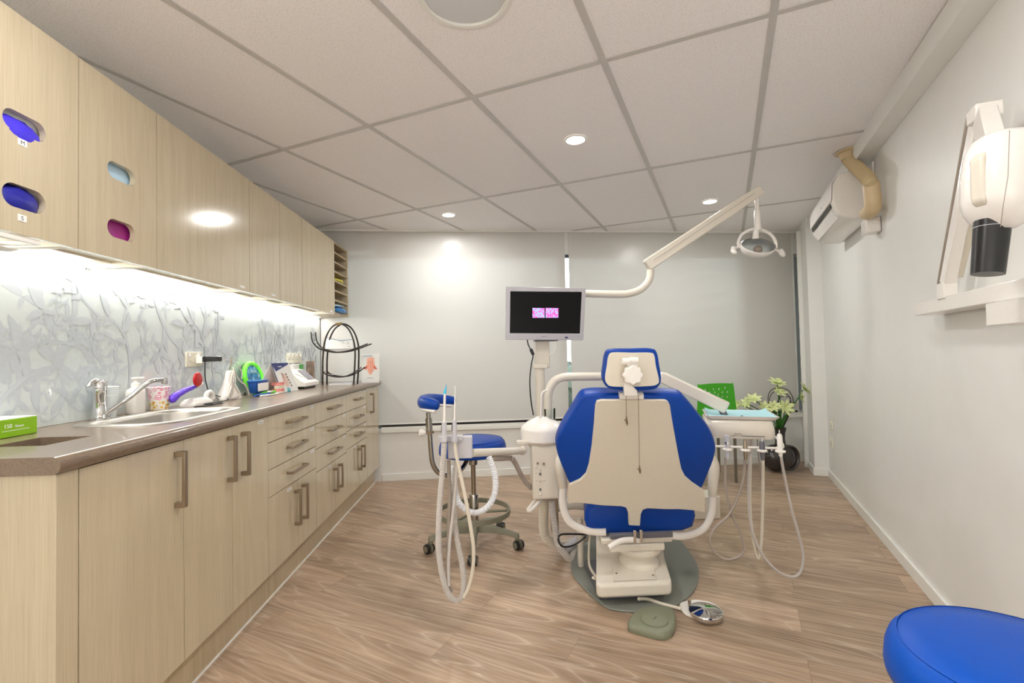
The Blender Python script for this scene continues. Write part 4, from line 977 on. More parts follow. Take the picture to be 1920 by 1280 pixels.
hang('suction_hose', [(832.8,828),(832,850),(829,890),(825,940),(822.5,990),(823,1034),(830,1080),(842,1115),(855,1126),(867,1117),(870,1090),(866,1055),(858,1015),(852,975),(851,930),(853,890),(857,862)], 0.0118, 'hose', 'thick ribbed pale hose in the longest loop from the blue-tipped wand', y=YH, dy=0.07, ribbed=0.005)
hang('ejector_hose', [(852.5,828),(856,855),(864,892),(874,940),(882,985),(888,1030),(886,1070),(879,1100),(870,1120)], 0.0072, 'hose_cream', 'smooth cream hose crossing the ribbed loop from the saliva ejector', y=YH, dy=0.0)
hang('ejector_hose', [(841,862),(842,900),(843,940),(841,1000),(840,1060),(842,1095),(847,1108)], 0.0075, 'hose_brown', 'straight taupe hose hanging inside the ribbed loop', y=YS+0.01)
hang('ejector_hose', [(856,866),(855,905),(850,955),(844,1010),(841,1060),(842,1098)], 0.0066, 'hose', 'pale narrow ribbed hose hanging inside the long loop', y=YS-0.01, ribbed=0.004)
hang('vacuum_hose', [(916.5,856),(921,868),(928,893),(929,915),(924,935),(911,953),(890,961),(870,953),(857,935),(852,905),(851,872)], 0.0135, plain('white_hose', (224, 226, 230), 0.4), 'white ribbed vacuum hose curving up round the stool gas lift', y=1.98, dy=-0.02, ribbed=0.0075)
P = [aty(922, 859, 2.05), aty(940, 859, 2.15), aty(958, 859, 2.25), aty(966, 868, 2.3), aty(975, 886, 2.33), aty(985, 903, 2.36), aty(997, 916, 2.385)]
tag(MB().ribbed(P, 0.0125, 0.0075).build('vacuum_hose', 'hose_brown', angle=60), 'taupe ribbed hose running under the cream swing arm to the control box', 'hose')
mb = MB()
for u, y in ((918, 2.03), (961, 2.24)): 
    p = aty(u, 852, y); mb.tube([p+V((0, -0.020*math.cos(t), 0.026*math.sin(t)-0.002)) for t in [2*PI*k/16 for k in range(16)]], 0.0016, 6, closed=True)
mb.build('cable_tie', 'white', asx)
tag(MB().hose([aty(1003, 937, 2.36), aty(995, 948, 2.34), aty(990, 955, 2.33), aty(994, 957, 2.32), aty(1003, 949, 2.32), aty(1013, 937, 2.36)], 0.0085).build('drain_hose', 'white'), 'short white hose bent in a V under the control box', 'hose')
tag(MB().ribbed([aty(1022, 936, 2.42), aty(1019, 965, 2.43), aty(1020, 995, 2.45), aty(1028, 1012, 2.47), V((1.36, 2.60, 0.045)), V((1.46, 2.66, 0.045)), V((1.52, 2.6, 0.1))], 0.025, 0.008).build('waste_hose', 'hose_cream', angle=60), 'wide cream ribbed waste hose dropping from the control box to the floor', 'hose')
tag(MB().ribbed([aty(1034, 938, 2.36), aty(1036, 960, 2.37), aty(1041, 990, 2.37), aty(1045, 1015, 2.36), aty(1052, 1029, 2.36), V((1.37, 2.42, 0.05)), V((1.42, 2.50, 0.10))], 0.0175, 0.008).build('waste_hose', 'hose', angle=60), 'grey ribbed waste hose beside the wide cream one, bending under the chair', 'hose')
tag(MB().hose([aty(1100, 1002, 2.33), aty(1075, 1001, 2.31), aty(1052, 1002, 2.28), aty(1047, 1012, 2.27), aty(1055, 1024, 2.27), aty(1075, 1022, 2.29), aty(1098, 1006, 2.33)], 0.0045).build('power_lead', 'black'), 'black lead coiled beside the left armrest of the chair', 'cable')
tag(MB().tube([aty(1058, 1030, 2.43), aty(1105, 996, 2.55)], 0.022, 16).build('supply_pipe', 'grey'), 'short grey pipe slanting under the chair armrest', 'pipe')
MB().box(1.275, 1.312, 2.385, 2.43, 0.20, 0.372).build('pipe_stub', 'nickel', un, bevel=0.003)
MB().tube(catmull([V((1.30, 2.46, 0.30)), V((1.40, 2.5, 0.30)), V((1.52, 2.52, 0.28))], 6), 0.03, 16).build('unit_bracket', 'cream', un)

# ================================================================== FOOT CONTROLS
fp = thing('foot_pedal', 'sage green teardrop foot pedal on the floor nearest the camera', 'foot pedal', atz(1225, 1170, 0))
o_ = [(1178,1178),(1195,1158),(1213,1150),(1240,1150),(1263,1157),(1268,1172),(1266,1186),(1252,1197),(1230,1198),(1205,1190),(1180,1182)]
pts = catmull([atz(u, v, 0.004) for u, v in [(1178,1172),(1192,1155),(1214,1147),(1240,1146),(1262,1150),(1267,1163),(1266,1182),(1256,1196),(1236,1199),(1205,1191),(1180,1183)]], 4, True)
cc = sum(pts, V())/len(pts)
def lift(k, z): return [V((cc.x+(p.x-cc.x)*k, cc.y+(p.y-cc.y)*k, z)) for p in pts]
MB().loft([lift(0.98, 0.001), lift(1.0, 0.004), lift(0.98, 0.022), lift(0.93, 0.030), lift(0.88, 0.032)]).build('body', 'pedal', fp, angle=50)
dc = atz(1227, 1163, 0.03); 
MB().lathe([(0.052, 0.0315), (0.052, 0.037), (0.047, 0.041), (0.0, 0.0425)], (dc.x, dc.y, 0), seg=36).build('tread', 'pedal', fp)
mb = MB()
for dx_, l_ in ((-0.006, 0.016),): mb.tube([(dc.x+dx_, dc.y-0.01, 0.043), (dc.x+dx_+l_, dc.y+0.004, 0.043)], 0.0012, 6)
mb.build('emblem', plain('dark_sage', (96, 100, 82), 0.5), fp)
rp = thing('foot_control', 'round polished steel foot control on a white base plate beside the sage pedal', 'foot pedal', atz(1318, 1145, 0))
pts = catmull([atz(u, v, 0.0) for u, v in ((1275,1135),(1300,1128),(1330,1132),(1352,1145),(1357,1157),(1345,1165),(1322,1165),(1300,1160),(1282,1152))], 4, True)
MB().prism([(p.x, p.y, 0.001) for p in pts], (0, 0, 0.010)).build('base', 'white', rp, bevel=0.003)
dc = atz(1323, 1143, 0.035)
MB().lathe([(0.060, 0.012), (0.064, 0.018), (0.066, 0.030), (0.064, 0.034), (0.028, 0.043), (0.0, 0.046)], (dc.x, dc.y, 0), seg=48).build('disc', 'chrome', rp)
p = atz(1293, 1133, 0.02); MB().lathe([(0.006, 0.011), (0.006, 0.032), (0.007, 0.032), (0.007, 0.037), (0, 0.038)], (p.x, p.y, 0), seg=14).build('stud', 'nickel', rp)
tag(MB().hose([V((1.60, 2.03, 0.035)), atz(1215, 1123, 0.02), atz(1245, 1133, 0.014), atz(1277, 1141, 0.0125)], 0.007).build('pedal_lead', 'hose_cream'), 'cream twin lead from the chair base to the steel foot control', 'cable')
# white junction box on the floor
a = atz(1290, 975, 0); b_ = atz(1355, 975, 0)
jb = thing('junction_box', 'low white floor box behind the right armrest of the dental chair', 'box', ((a.x+b_.x)/2, a.y+0.09, 0))
MB().box(a.x, b_.x, a.y, a.y+0.16, 0.001, 0.145).build('casing', 'cream', jb, bevel=0.004)
MB().cyl((b_.x, a.y+0.05, 0.06), (b_.x+0.012, a.y+0.05, 0.06), 0.008).build('valve_knob', 'dgrey', jb)
# ================================================================== STOOLS
def stool(c, ang, label, back=None, seat_z=0.575, r=0.195, mat='blue', up_to=None):
    t = thing('stool', label, 'stool', (c[0], c[1], 0))
    cx, cy = c[0], c[1]; o = V((cx, cy, 0))
    for k in range(5):
        a = ang+k*2*PI/5; d = V((math.cos(a), math.sin(a), 0)); s_ = V((-d.y, d.x, 0))
        mb = MB(); rings = []
        for rr_, z, h, w_ in ((0.03, 0.105, 0.045, 0.026), (0.10, 0.105, 0.036, 0.021), (0.19, 0.092, 0.028, 0.018), (0.245, 0.080, 0.026, 0.017), (0.265, 0.075, 0.028, 0.015)):
            q_ = o+d*rr_+V((0, 0, z)); rings.append([q_-s_*w_-V((0, 0, h/2)), q_+s_*w_-V((0, 0, h/2)), q_+s_*w_*0.7+V((0, 0, h/2)), q_-s_*w_*0.7+V((0, 0, h/2))])
        mb.loft(rings); mb.box(cx+d.x*0.252-0.013, cx+d.x*0.252+0.013, cy+d.y*0.252-0.013, cy+d.y*0.252+0.013, 0.050, 0.085)
        mb.build('leg', 'stoolgrey', t, bevel=0.004)
        wa = a+0.9*(k+1); wd_ = V((math.cos(wa), math.sin(wa), 0)); wc_ = o+d*0.262+V((0, 0, 0.0265))
        mb = MB()
        for sg in (-1, 1):
            mb.lathe([(0.0, 0.004), (0.018, 0.004), (0.025, 0.006), (0.026, 0.010), (0.026, 0.018), (0.023, 0.023), (0.012, 0.024), (0, 0.024)], wc_, wd_*sg, 24)
        mb.tube([wc_+V((0, 0, 0.0)), wc_+V((0, 0, 0.032))], 0.008, 12)
        w_ = mb.build('caster', 'stoolgrey', t, angle=50)
        mb = MB()
        for sg in (-1, 1): mb.lathe([(0.0265, 0.009), (0.0268, 0.017), (0.0235, 0.0235), (0.0175, 0.0245)], wc_, wd_*sg, 24, caps=False)
        mb.build('tyre', 'black', w_)
    MB().lathe([(0.032, 0.082), (0.040, 0.088), (0.040, 0.128), (0.032, 0.14)], o, seg=28).build('hub', 'stoolgrey', t)
    MB().lathe([(0.024, 0.14), (0.026, 0.142), (0.026, 0.29), (0.023, 0.295)], o, seg=28).build('outer_column', 'chair_chrome', t)
    MB().lathe([(0.0135, 0.29), (0.0135, seat_z-0.10)], o, seg=20, caps=False).build('gas_lift', 'nickel', t)
    MB().lathe([(0.020, seat_z-0.115), (0.026, seat_z-0.11), (0.026, seat_z-0.075), (0.02, seat_z-0.07)], o, seg=20).build('lift_collar', 'chair_chrome', t)
    # foot ring
    R_ = 0.205; n = 64; mb = MB(); prof = [(R_-0.004, 0.182), (R_+0.004, 0.182), (R_+0.006, 0.196), (R_+0.004, 0.210), (R_-0.004, 0.210), (R_-0.006, 0.196)]
    mb.loft([[o+V((rr_*math.cos(2*PI*k/n), rr_*math.sin(2*PI*k/n), z)) for k in range(n)] for rr_, z in prof+[prof[0]]], False, False)
    for k in range(3):
        a = ang+0.3+k*2*PI/3; d = V((math.cos(a), math.sin(a), 0)); mb.tube([o+d*0.026+V((0, 0, 0.19)), o+d*R_+V((0, 0, 0.195))], 0.008, 10, flat=0.6)
    mb.build('foot_ring', 'stoolgrey', t)
    mb = MB(); mb.box(cx-0.09, cx+0.09, cy-0.06, cy+0.06, seat_z-0.068, seat_z-0.05); mb.box(cx+0.06, cx+0.11, cy-0.03, cy+0.03, seat_z-0.075, seat_z-0.06)
    mb.build('seat_plate', 'dgrey', t, bevel=0.003)
    sp_ = [(r*0.93, -0.050), (r*0.99, -0.044), (r*1.0, -0.030), (r*0.985, 0.0), (r*0.95, 0.020), (r*0.90, 0.030), (r*0.885, 0.0315), (r*0.87, 0.034), (r*0.6, 0.041), (r*0.3, 0.043), (0, 0.0435)]
    MB().lathe(sp_, o+V((0, 0, seat_z)), seg=64).build('seat', mat, t, angle=60)
    MB().lathe([(r*0.885, 0.031), (r*0.893, 0.0335), (r*0.880, 0.0350)], o+V((0, 0, seat_z)), seg=64, caps=False).build('piping', mat, t, angle=60)
    return t, o
st, so_ = stool((0.873, 2.755), -0.314, 'blue round operator stool with chrome backrest bar, between cabinets and dental unit')
ys = 2.62
bar_ = [so_+V((-0.03, -0.0, 0.505)), aty(868, 876, 2.66), aty(850, 889, 2.60), aty(834, 891, 2.57), aty(820, 884, 2.55), aty(811, 868, 2.54), aty(808, 845, 2.54), aty(806, 815, 2.54), aty(803, 773, 2.54)]
MB().tube(catmull(bar_, 8), 0.0125, 16).build('back_bar', 'chair_chrome', st)
MB().tube([aty(805.5, 812, 2.54), aty(803.5, 784, 2.54)], 0.0175, 18).build('height_sleeve', 'chair_chrome', st)
p = aty(806, 810, 2.535); mb = MB(); mb.lathe([(0.022, -0.006), (0.022, 0.006)], p, seg=20); mb.build('collar', 'nickel', st)
mb = MB(); k_ = aty(791, 811, 2.52); mb.lathe([(0.015, -0.012), (0.020, 0.0), (0.018, 0.012), (0.008, 0.016)], k_, (-1, -0.4, 0.1), 20); mb.tube([k_, p], 0.004, 8); mb.build('knob', 'white', st)
arc = [aty(822, 760, 2.47), aty(806, 757, 2.49), aty(795, 755, 2.55), aty(794, 752, 2.68), aty(806, 749, 2.82), aty(828, 749, 2.92), aty(853, 751, 2.96)]
pa = catmull(arc, 8); n_ = len(pa)
MB().tube(pa, [0.036*max(0.25, math.sin(PI*min(max((i+1.2)/(n_+1.4), 0), 1))**0.22) for i in range(n_)], 20, flat=0.85, nrm=(0, 0, 1)).build('torso_rest', 'blue', st, angle=70)
MB().tube([x-V((0, 0, 0.033)) for x in pa[3:-3]], 0.011, 12, flat=2.0, nrm=(0, 0, 1)).build('rest_tray', 'white', st, angle=60)
# the near stool at the right edge
st2, so2 = stool((1.945, 0.83), 0.5, 'bright blue round stool cut off by the frame at the right wall', seat_z=0.49, r=0.205, mat='blue2')

# ================================================================== GREEN CHAIR
gy = 3.72
def gq(u, v, y=gy): return aty(u, v, y)
gc = thing('plastic_chair', 'bright green plastic chair with a perforated back beside the plant', 'chair', (2.8, 3.9, 0))
A0, A1 = gq(1309, 721), gq(1375, 718.5, gy+0.08); B0, B1 = gq(1307, 800), gq(1385, 800, gy+0.08)
gn_ = (A1-A0).cross(B0-A0).normalized()
if gn_.y < 0: gn_ = -gn_
gx = (A1-A0).normalized(); 
out = catmull([A0+V((0, 0, -0.01)), A0+gx*0.02, (A0+A1)/2+V((0, 0, 0.006)), A1-gx*0.02, A1+V((0, 0, -0.01)), (A1+B1)/2, B1, (B0+B1)/2, B0, (A0+B0)/2+gx*0.004], 5, True)
out = [hit(*(lambda d: (960+FPX*d.dot(RT)/d.dot(fw), 640-FPX*d.dot(UP)/d.dot(fw)))(p-CAM), A0, gn_) for p in out]
W0_ = (A1-A0).length; gu = (A1-A0).normalized(); gv = gn_.cross(gu); 
if gv.z > 0: gv = -gv
holes = []
cen = A0+gu*W0_*0.5+gv*0.085
for ri, n_ in ((0.018, 3), (0.050, 8), (0.085, 13)):
    for k in range(n_):
        a = 2*PI*k/n_+ri*9; c = cen+gu*math.cos(a)*ri*1.35+gv*math.sin(a)*ri*0.95
        if abs((c-A0).dot(gu)-W0_/2) > W0_/2-0.022 or (c-A0).dot(gv) < 0.022: continue
        e1 = gu*math.cos(a)*1.35+gv*math.sin(a)*0.95; e1.normalize(); e2 = e1.cross(gn_)
        holes.append([c+e1*0.010*math.cos(t)+e2*0.0075*math.sin(t) for t in [2*PI*j/10 for j in range(10)]])
MB().plate(out, holes, gn_*0.008).build('backrest', 'green', gc, angle=40)
bw_ = (B1-B0)
MB().prism([B0+V((0, 0.0, -0.06)), B1+V((0, 0.0, -0.06)), B1+V((0.02, 0.40, -0.05)), B0+V((0.02, 0.40, -0.05))], (0, 0, -0.012)).build('seat', 'green', gc, bevel=0.005)
MB().prism([B0, B1, B1+V((0, 0.01, -0.07)), B0+V((0, 0.01, -0.07))], gn_*0.010).build('back_root', 'green', gc, bevel=0.003)
sz = B0.z-0.07
for u, v, y in ((1325, 900, 3.76), (1392, 896, 3.86)):
    f_ = atz(u, v, 0); f_ = V((f_.x, y, 0)); 
for (x, y) in ((B0.x+0.02, B0.y+0.03), (B1.x-0.02, B1.y+0.03), (B0.x+0.03, B0.y+0.36), (B1.x+0.0, B1.y+0.36)):
    MB().tube([(x, y, 0.001), (x, y, sz)], 0.012, 14).build('leg', plain('grey_leg', (120, 112, 100), 0.35, 0.4), gc)

# ================================================================== PLANT IN VASE
vb = V((3.60, 4.13, 0)); vs = thing('flower_vase', 'round black glazed floor vase with a ringed front in the far corner', 'vase', vb)
vc = aty(1464, 857, vb.y)
R_ = 0.118
mb = MB(); mb.ball((vc.x-0.045, vb.y, R_+0.002), R_*1.05, 0.095, R_*1.02, 32, 18); mb.build('belly', plain('black_glaze', (44, 38, 36), 0.18, coat=0.5), vs, angle=60)
f_ = V((vc.x+0.035, vb.y-0.055, R_+0.012)); fn = V((0.28, -0.9, 0.05)).normalized()
MB().lathe([(0.112, -0.02), (0.112, 0.020), (0.104, 0.030), (0.096, 0.026), (0.090, 0.010), (0.06, 0.022), (0.03, 0.028), (0.0, 0.030)], f_, fn, 44).build('ringed_disc', plain('charcoal_glaze', (58, 52, 50), 0.22, coat=0.4), vs, angle=50)
nt_ = aty(1464, 801, vb.y)
MB().lathe([(0.062, 2*R_*0.86), (0.045, 2*R_), (0.038, 0.29), (0.042, 0.34), (0.055, nt_.z), (0.050, nt_.z), (0.036, 0.33), (0.030, 0.26)], (nt_.x-0.01, vb.y, 0), seg=32, caps=False).build('neck', plain('black_glaze_neck', (46, 40, 38), 0.2, coat=0.4), vs)
fl = thing('artificial_flowers', 'pale green star-shaped artificial flowers with looping dark twigs in the black vase', 'flowers', (nt_.x, vb.y, nt_.z))
root = V((nt_.x-0.01, vb.y, nt_.z-0.05)); rf = random.Random(5)
def flower(c, r, d):
    d = V(d).normalized(); u = d.orthogonal().normalized(); w_ = d.cross(u); mb = MB()
    for layer, (n_, rr_, el) in enumerate(((7, r, 0.35), (6, r*0.8, 0.8), (4, r*0.5, 1.3))):
        for k in range(n_):
            a = 2*PI*k/n_+layer*0.4+rf.uniform(-.12, .12); e = u*math.cos(a)+w_*math.sin(a); sd_ = d.cross(e); L_1 = rr_*rf.uniform(0.85, 1.12)
            pts_ = []
            for t, wd_ in ((0, 0.10), (0.35, 0.24), (0.7, 0.19), (1.0, 0.01)):
                ctr = c+e*L_1*t*math.cos(el*0.8)+d*L_1*t*math.sin(el)*(1-0.35*t); pts_.append((ctr, sd_*L_1*wd_))
            top = [p+w2 for p, w2 in pts_]; bot = [p-w2 for p, w2 in pts_]
            A = mb.verts(top); B = mb.verts([p+d*L_1*0.05 for p, _ in pts_]); C_ = mb.verts(bot)
            for i in range(3): mb.face([A[i], A[i+1], B[i+1], B[i]]); mb.face([B[i], B[i+1], C_[i+1], C_[i]])
    return mb.build('flower', 'petal', fl, angle=80)
for (u, v, y, r, d) in [(1458, 719, 4.12, 0.085, (0, -0.5, 1)), (1460, 734, 4.10, 0.07, (0.1, -0.8, 0.7)), (1413, 748, 4.05, 0.065, (-0.3, -0.6, 0.8)), (1400, 756, 4.08, 0.06, (-0.8, -0.5, 0.4)), (1434, 764, 4.05, 0.065, (-0.1, -0.9, 0.5)), (1451, 762, 4.03, 0.06, (-0.2, -1, 0.4)),
                        (1472, 764, 4.02, 0.085, (0.1, -1, 0.3)), (1507, 730, 4.08, 0.08, (0.7, -0.5, 0.6)), (1500, 745, 4.05, 0.075, (0.8, -0.6, 0.1)), (1384, 757, 4.1, 0.045, (-1, -0.4, 0.2))]:
    c = aty(u, v, y); flower(c, r, d)
    mid = (c+root)/2+V((rf.uniform(-.02, .02), 0.0, 0.05))
    MB().tube(catmull([root, mid, c-V(d).normalized()*0.006], 6), 0.0045, 8).build('stem', 'leaf', fl)
for (u, v, y, w_) in [(1448, 760, 4.1, 0.014), (1461, 770, 4.08, 0.018), (1475, 775, 4.08, 0.016), (1405, 765, 4.1, 0.012), (1490, 752, 4.1, 0.012), (1455, 790, 4.06, 0.016)]:
    c = aty(u, v, y); p_ = catmull([root, (root+c)/2+V((0, 0, 0.03)), c], 6); mb = MB(); n_ = len(p_)
    A = mb.verts([p+V((w_*math.sin(PI*i/(n_-1)), 0, 0)) for i, p in enumerate(p_)]); B = mb.verts([p+V((0, 0.003, 0)) for p in p_]); C_ = mb.verts([p-V((w_*math.sin(PI*i/(n_-1)), 0, 0)) for i, p in enumerate(p_)])
    for i in range(n_-1): mb.face([A[i], A[i+1], B[i+1], B[i]]); mb.face([B[i], B[i+1], C_[i+1], C_[i]])
    mb.build('leaf', 'leaf', fl, angle=80)
for lp_ in ([(1447,772),(1441,755),(1441,740),(1448,730),(1462,727),(1478,732),(1487,748),(1484,765),(1474,790)], [(1443,772),(1443,748),(1450,735),(1464,733),(1477,740),(1483,752),(1480,772)], [(1456,776),(1456,760),(1463,745),(1475,743),(1482,752)]):
    P = [aty(u, v, 4.1) for u, v in lp_]; MB().hose(P+[root], 0.0035, 8).build('twig', 'darkstem', fl)

# ================================================================== AIR CONDITIONER
def W(t, off, z): return rw(t, off, z)
ac = thing('air_conditioner', 'white split air conditioner mounted high on the right wall', 'air conditioner', W(3.15, 0.1, 1.81))
T0, T1 = 2.80, 3.52; zb, zt = 1.815, 2.085
prof = [(0.0, zb+0.01), (0.0, zt), (0.10, zt+0.004), (0.165, zt-0.008), (0.192, zt-0.06), (0.196, zb+0.11), (0.182, zb+0.055), (0.150, zb+0.018), (0.10, zb), (0.03, zb-0.005)]
MB().loft([[W(t, off*k+0.1*(1-k)*0, zb+0.13+(z-zb-0.13)*k) for off, z in prof] for t, k in ((T0, 0.985), (T0+0.008, 1.0), (T1-0.008, 1), (T1, 0.985))]).build('casing', 'white', ac, bevel=0.004, angle=30)
fp_ = [(0.1675, zt-0.006), (0.195, zt-0.06), (0.1995, zb+0.115), (0.1965, zb+0.115), (0.192, zt-0.06), (0.165, zt-0.010)]
MB().loft([[W(t, off+0.003, z) for off, z in fp_] for t in (T0+0.006, T1-0.006)]).build('front_panel', 'white', ac, bevel=0.001)
lv = [(0.198, zb+0.092), (0.186, zb+0.052), (0.183, zb+0.053), (0.194, zb+0.094)]
MB().loft([[W(t, off+0.002, z) for off, z in [(0.1975, zb+0.108), (0.194, zb+0.084), (0.1905, zb+0.085), (0.194, zb+0.109)]] for t in (T0+0.05, T1-0.05)]).build('air_slot', 'black', ac)
MB().loft([[W(t, off+0.004, z) for off, z in [(0.190, zb+0.072), (0.158, zb+0.022), (0.155, zb+0.024), (0.186, zb+0.074)]] for t in (T0+0.05, T1-0.05)]).build('louvre', 'white', ac, bevel=0.001)
MB().obox(W(3.1, 0.2005, zb+0.155), rwd*0.012, rwn*0.0008, V((0, 0, 0.0035))).build('emblem', 'dgrey', ac)
MB().prism([W(T0+0.02, 0.002, zb+0.005), W(T0-0.03, 0.002, zb+0.005), W(T0-0.03, 0.012, zb+0.005), W(T0+0.02, 0.012, zb+0.005)], (0, 0, 0.29)).build('wall_plate', 'white', ac, bevel=0.002)
# beige pipe trunking
pt = thing('pipe_trunking', 'beige flexible pipe trunking from the ceiling to the air conditioner', 'trunking', W(2.7, 0.1, 2.0))
cp = atz(1588, 283, H); e1 = atrw(1612, 312, 0.14); e2 = atrw(1634, 348, 0.065); e3 = atrw(1637, 385, 0.06)
MB().lathe([(0.062, 0.0), (0.062, -0.006), (0.044, -0.010), (0.040, -0.030), (0.037, -0.045)], (cp.x, cp.y, H-0.001), (0.15*rwn.x, 0.15*rwn.y, 1), 32).build('ceiling_flange', 'beigepipe', pt)
top = V((cp.x, cp.y, H-0.035))
a = atrw(1599, 305, 0.17); 
fx = catmull([top, top+V((0, 0, -0.03))-rwn*0.012-rwd*0.01, e2+V((0, 0, 0.05))+rwn*0.02, e2], 14)
fx = resample(fx, 0.0035); MB().tube(fx, [0.034 if i % 2 else 0.0305 for i in range(len(fx))], 24).build('flexible_section', plain('beige_ribbed', (192, 172, 132), 0.45), pt)
MB().tube(catmull([e2+V((0, 0, 0.012)), e2+V((0, 0, -0.02)), e3+V((0, 0, 0.01)), e3-V((0, 0, 0.015))+rwd*0.03, e3-V((0, 0, 0.012))+rwd*0.10], 6), 0.038, 24).build('elbow', 'beigepipe', pt, angle=60)
c = atrw(1629, 424, 0.045)
tt = (c-V((DRW, 0, 0))).dot(rwd); 
ib = thing('isolator_switch', 'small white isolator box on the wall below the beige trunking', 'switch', W(tt, 0.03, c.z-0.04))
MB().obox(W(tt, 0.036, c.z), rwd*0.05, rwn*0.034, V((0, 0, 0.042))).build('housing', 'white', ib, bevel=0.008, segs=3)
MB().lathe([(0.012, 0.0), (0.012, 0.006), (0.004, 0.008)], W(tt-0.05, 0.03, c.z+0.012), -rwd, 18).build('dial', 'white', ib)

# ================================================================== X-RAY UNIT ON THE RIGHT WALL
xr = thing('xray_unit', 'white wall-mounted dental x-ray unit with folding arm and black cone', 'x-ray unit', rw(1.7, 0.05, 1.2))
a = atrw(1757, 589, 0.02); ta = (a-V((DRW, 0, 0))).dot(rwd)
zt_, zb_ = 1.262, 1.212
MB().prism([rw(ta, 0.004, zb_), rw(ta, 0.09, zb_), rw(0.9, 0.09, zb_), rw(0.9, 0.004, zb_)], (0, 0, zt_-zb_)).build('wall_arm', 'white', xr, bevel=0.003)
c = atrw(1857, 596, 0.10); tb = (c-V((DRW, 0, 0))).dot(rwd)
MB().prism([rw(tb, 0.004, 1.145), rw(tb, 0.11, 1.145), rw(0.85, 0.11, 1.145), rw(0.85, 0.004, 1.145)], (0, 0, 0.064)).build('control_housing', 'white', xr, bevel=0.003)
OFF = 0.075
jb_ = lambda u, v, off=OFF: atrw(u, v, off)
bx0, bx1 = jb_(1760, 562), jb_(1793, 530)
j0 = jb_(1776, 545)
MB().obox(j0, rwd*0.030, rwn*0.020, V((0, 0, 0.028))).build('lower_joint', 'white', xr, bevel=0.003)
t0_, t1_ = jb_(1777, 532), jb_(1838, 215)
def strut(a, b, hw_, hn_, name, mat, wide0=1, wide1=1):
    d = (b-a).normalized(); sd_ = d.cross(rwn).normalized()
    return MB().loft([[p-sd_*hw_*k-rwn*hn_, p+sd_*hw_*k-rwn*hn_, p+sd_*hw_*k+rwn*hn_, p-sd_*hw_*k+rwn*hn_] for p, k in ((a, wide0), (b, wide1))]).build(name, mat, xr, bevel=0.003)
strut(t0_, t1_, 0.021, 0.017, 'lower_strut', 'white')
strut(jb_(1764, 532, 0.045), jb_(1821, 215, 0.045), 0.0035, 0.012, 'side_rail', 'hose_brown')
strut(jb_(1797, 520, 0.05), jb_(1822, 420, 0.05), 0.004, 0.012, 'side_rail', 'hose_cream')
j1 = jb_(1846, 213, 0.10)
MB().obox(j1, rwd*0.030, rwn*0.030, V((0, 0, 0.022))).build('upper_joint', 'white', xr, bevel=0.005)
MB().lathe([(0.012, 0.022), (0.012, 0.026), (0, 0.0265)], j1, seg=24).build('joint_cap', 'dgrey', xr)
hd = jb_(1872, 325, 0.17)
strut(jb_(1846, 218, 0.11), jb_(1868, 300, 0.15), 0.030, 0.020, 'upper_strut', 'white', 1, 0.9)
# head: an egg-shaped housing tapering down to the cone
rings = []; S1 = (hd-CAM).dot(fw)/FPX
sections = [(248, 1863, 1920, 0.25), (252, 1848, 1935, 0.5), (262, 1838, 1945, 0.72), (280, 1832, 1950, 0.9), (320, 1829, 1950, 1.0), (370, 1829, 1948, 1.0), (392, 1836, 1928, 0.95), (410, 1847, 1908, 0.8), (425, 1857, 1895, 0.6), (431, 1862, 1888, 0.45)]
for v, u0, u1, dp in sections:
    a_ = jb_(u0, v, 0.17); yv = hd.y; A1_ = aty(u0, v, yv); A2_ = aty(u1, v, yv); cx2 = (A1_+A2_)/2; hw_ = (A2_.x-A1_.x)/2
    ring = []
    for k in range(28):
        t = 2*PI*k/28; cc_, ss = math.cos(t), math.sin(t)
        ring.append(V((cx2.x+hw_*math.copysign(abs(cc_)**0.75, cc_), yv+0.075*dp*math.copysign(abs(ss)**0.75, ss), cx2.z)))
    rings.append(ring)
MB().loft(rings).build('tube_head', 'white', xr, angle=60)
mb = MB(); mb.tube([aty(1893, 244, hd.y-0.072), aty(1890, 330, hd.y-0.0775), aty(1881, 385, hd.y-0.072), aty(1876, 425, hd.y-0.045)], 0.0008, 6); mb.build('housing_seam', 'hose_brown', xr)
MB().loft([[V((p.x, hd.y+y_, p.z)) for p in (aty(1823, 300, hd.y), aty(1836, 285, hd.y), aty(1836, 390, hd.y), aty(1826, 378, hd.y))] for y_ in (-0.022, 0.010)]).build('yoke_cover', 'cream', xr, bevel=0.006)
c0, c1 = aty(1861, 415, hd.y+0.01), aty(1852, 514, hd.y+0.01)
MB().tube([c0, c1], [0.0345, 0.031], 40).build('cone', 'black', xr)
MB().tube([c0+(c1-c0)*0.12, c0+(c1-c0)*0.13], 0.0348, 40).build('cone_ring', 'grey', xr)

# ================================================================== SOCKETS
def socket(par_c, n1, n2, n3, w_, h_, label, name='power_outlet', twin=True):
    t = thing(name, label, 'power outlet', par_c)
    MB().obox(par_c+n3*0.005, n1*w_/2, n3*0.005, n2*h_/2).build('plate', plain('ivory_plate', (226, 222, 204), 0.3), t, bevel=0.002)
    for s_ in (-1, 1): MB().obox(par_c+n1*s_*w_*0.28+n2*h_*0.28+n3*0.012, n1*0.006, n3*0.003, n2*0.008).build('rocker', 'white', t, bevel=0.001)
    mb = MB()
    for s_ in (-1, 1):
        for dx_, r_ in ((-0.006, 0.5), (0.006, -0.5)):
            p_ = par_c+n1*(s_*w_*0.26+dx_)-n2*0.010+n3*0.0102; mb.obox(p_, (n1*math.cos(r_)+n2*math.sin(r_))*0.0012, n3*0.0004, (n2*math.cos(r_)-n1*math.sin(r_))*0.004)
    mb.build('slot', 'dgrey', t)
    return t
ny_ = V((0, 1, 0)); nz_ = V((0, 0, 1)); nx_ = V((1, 0, 0))
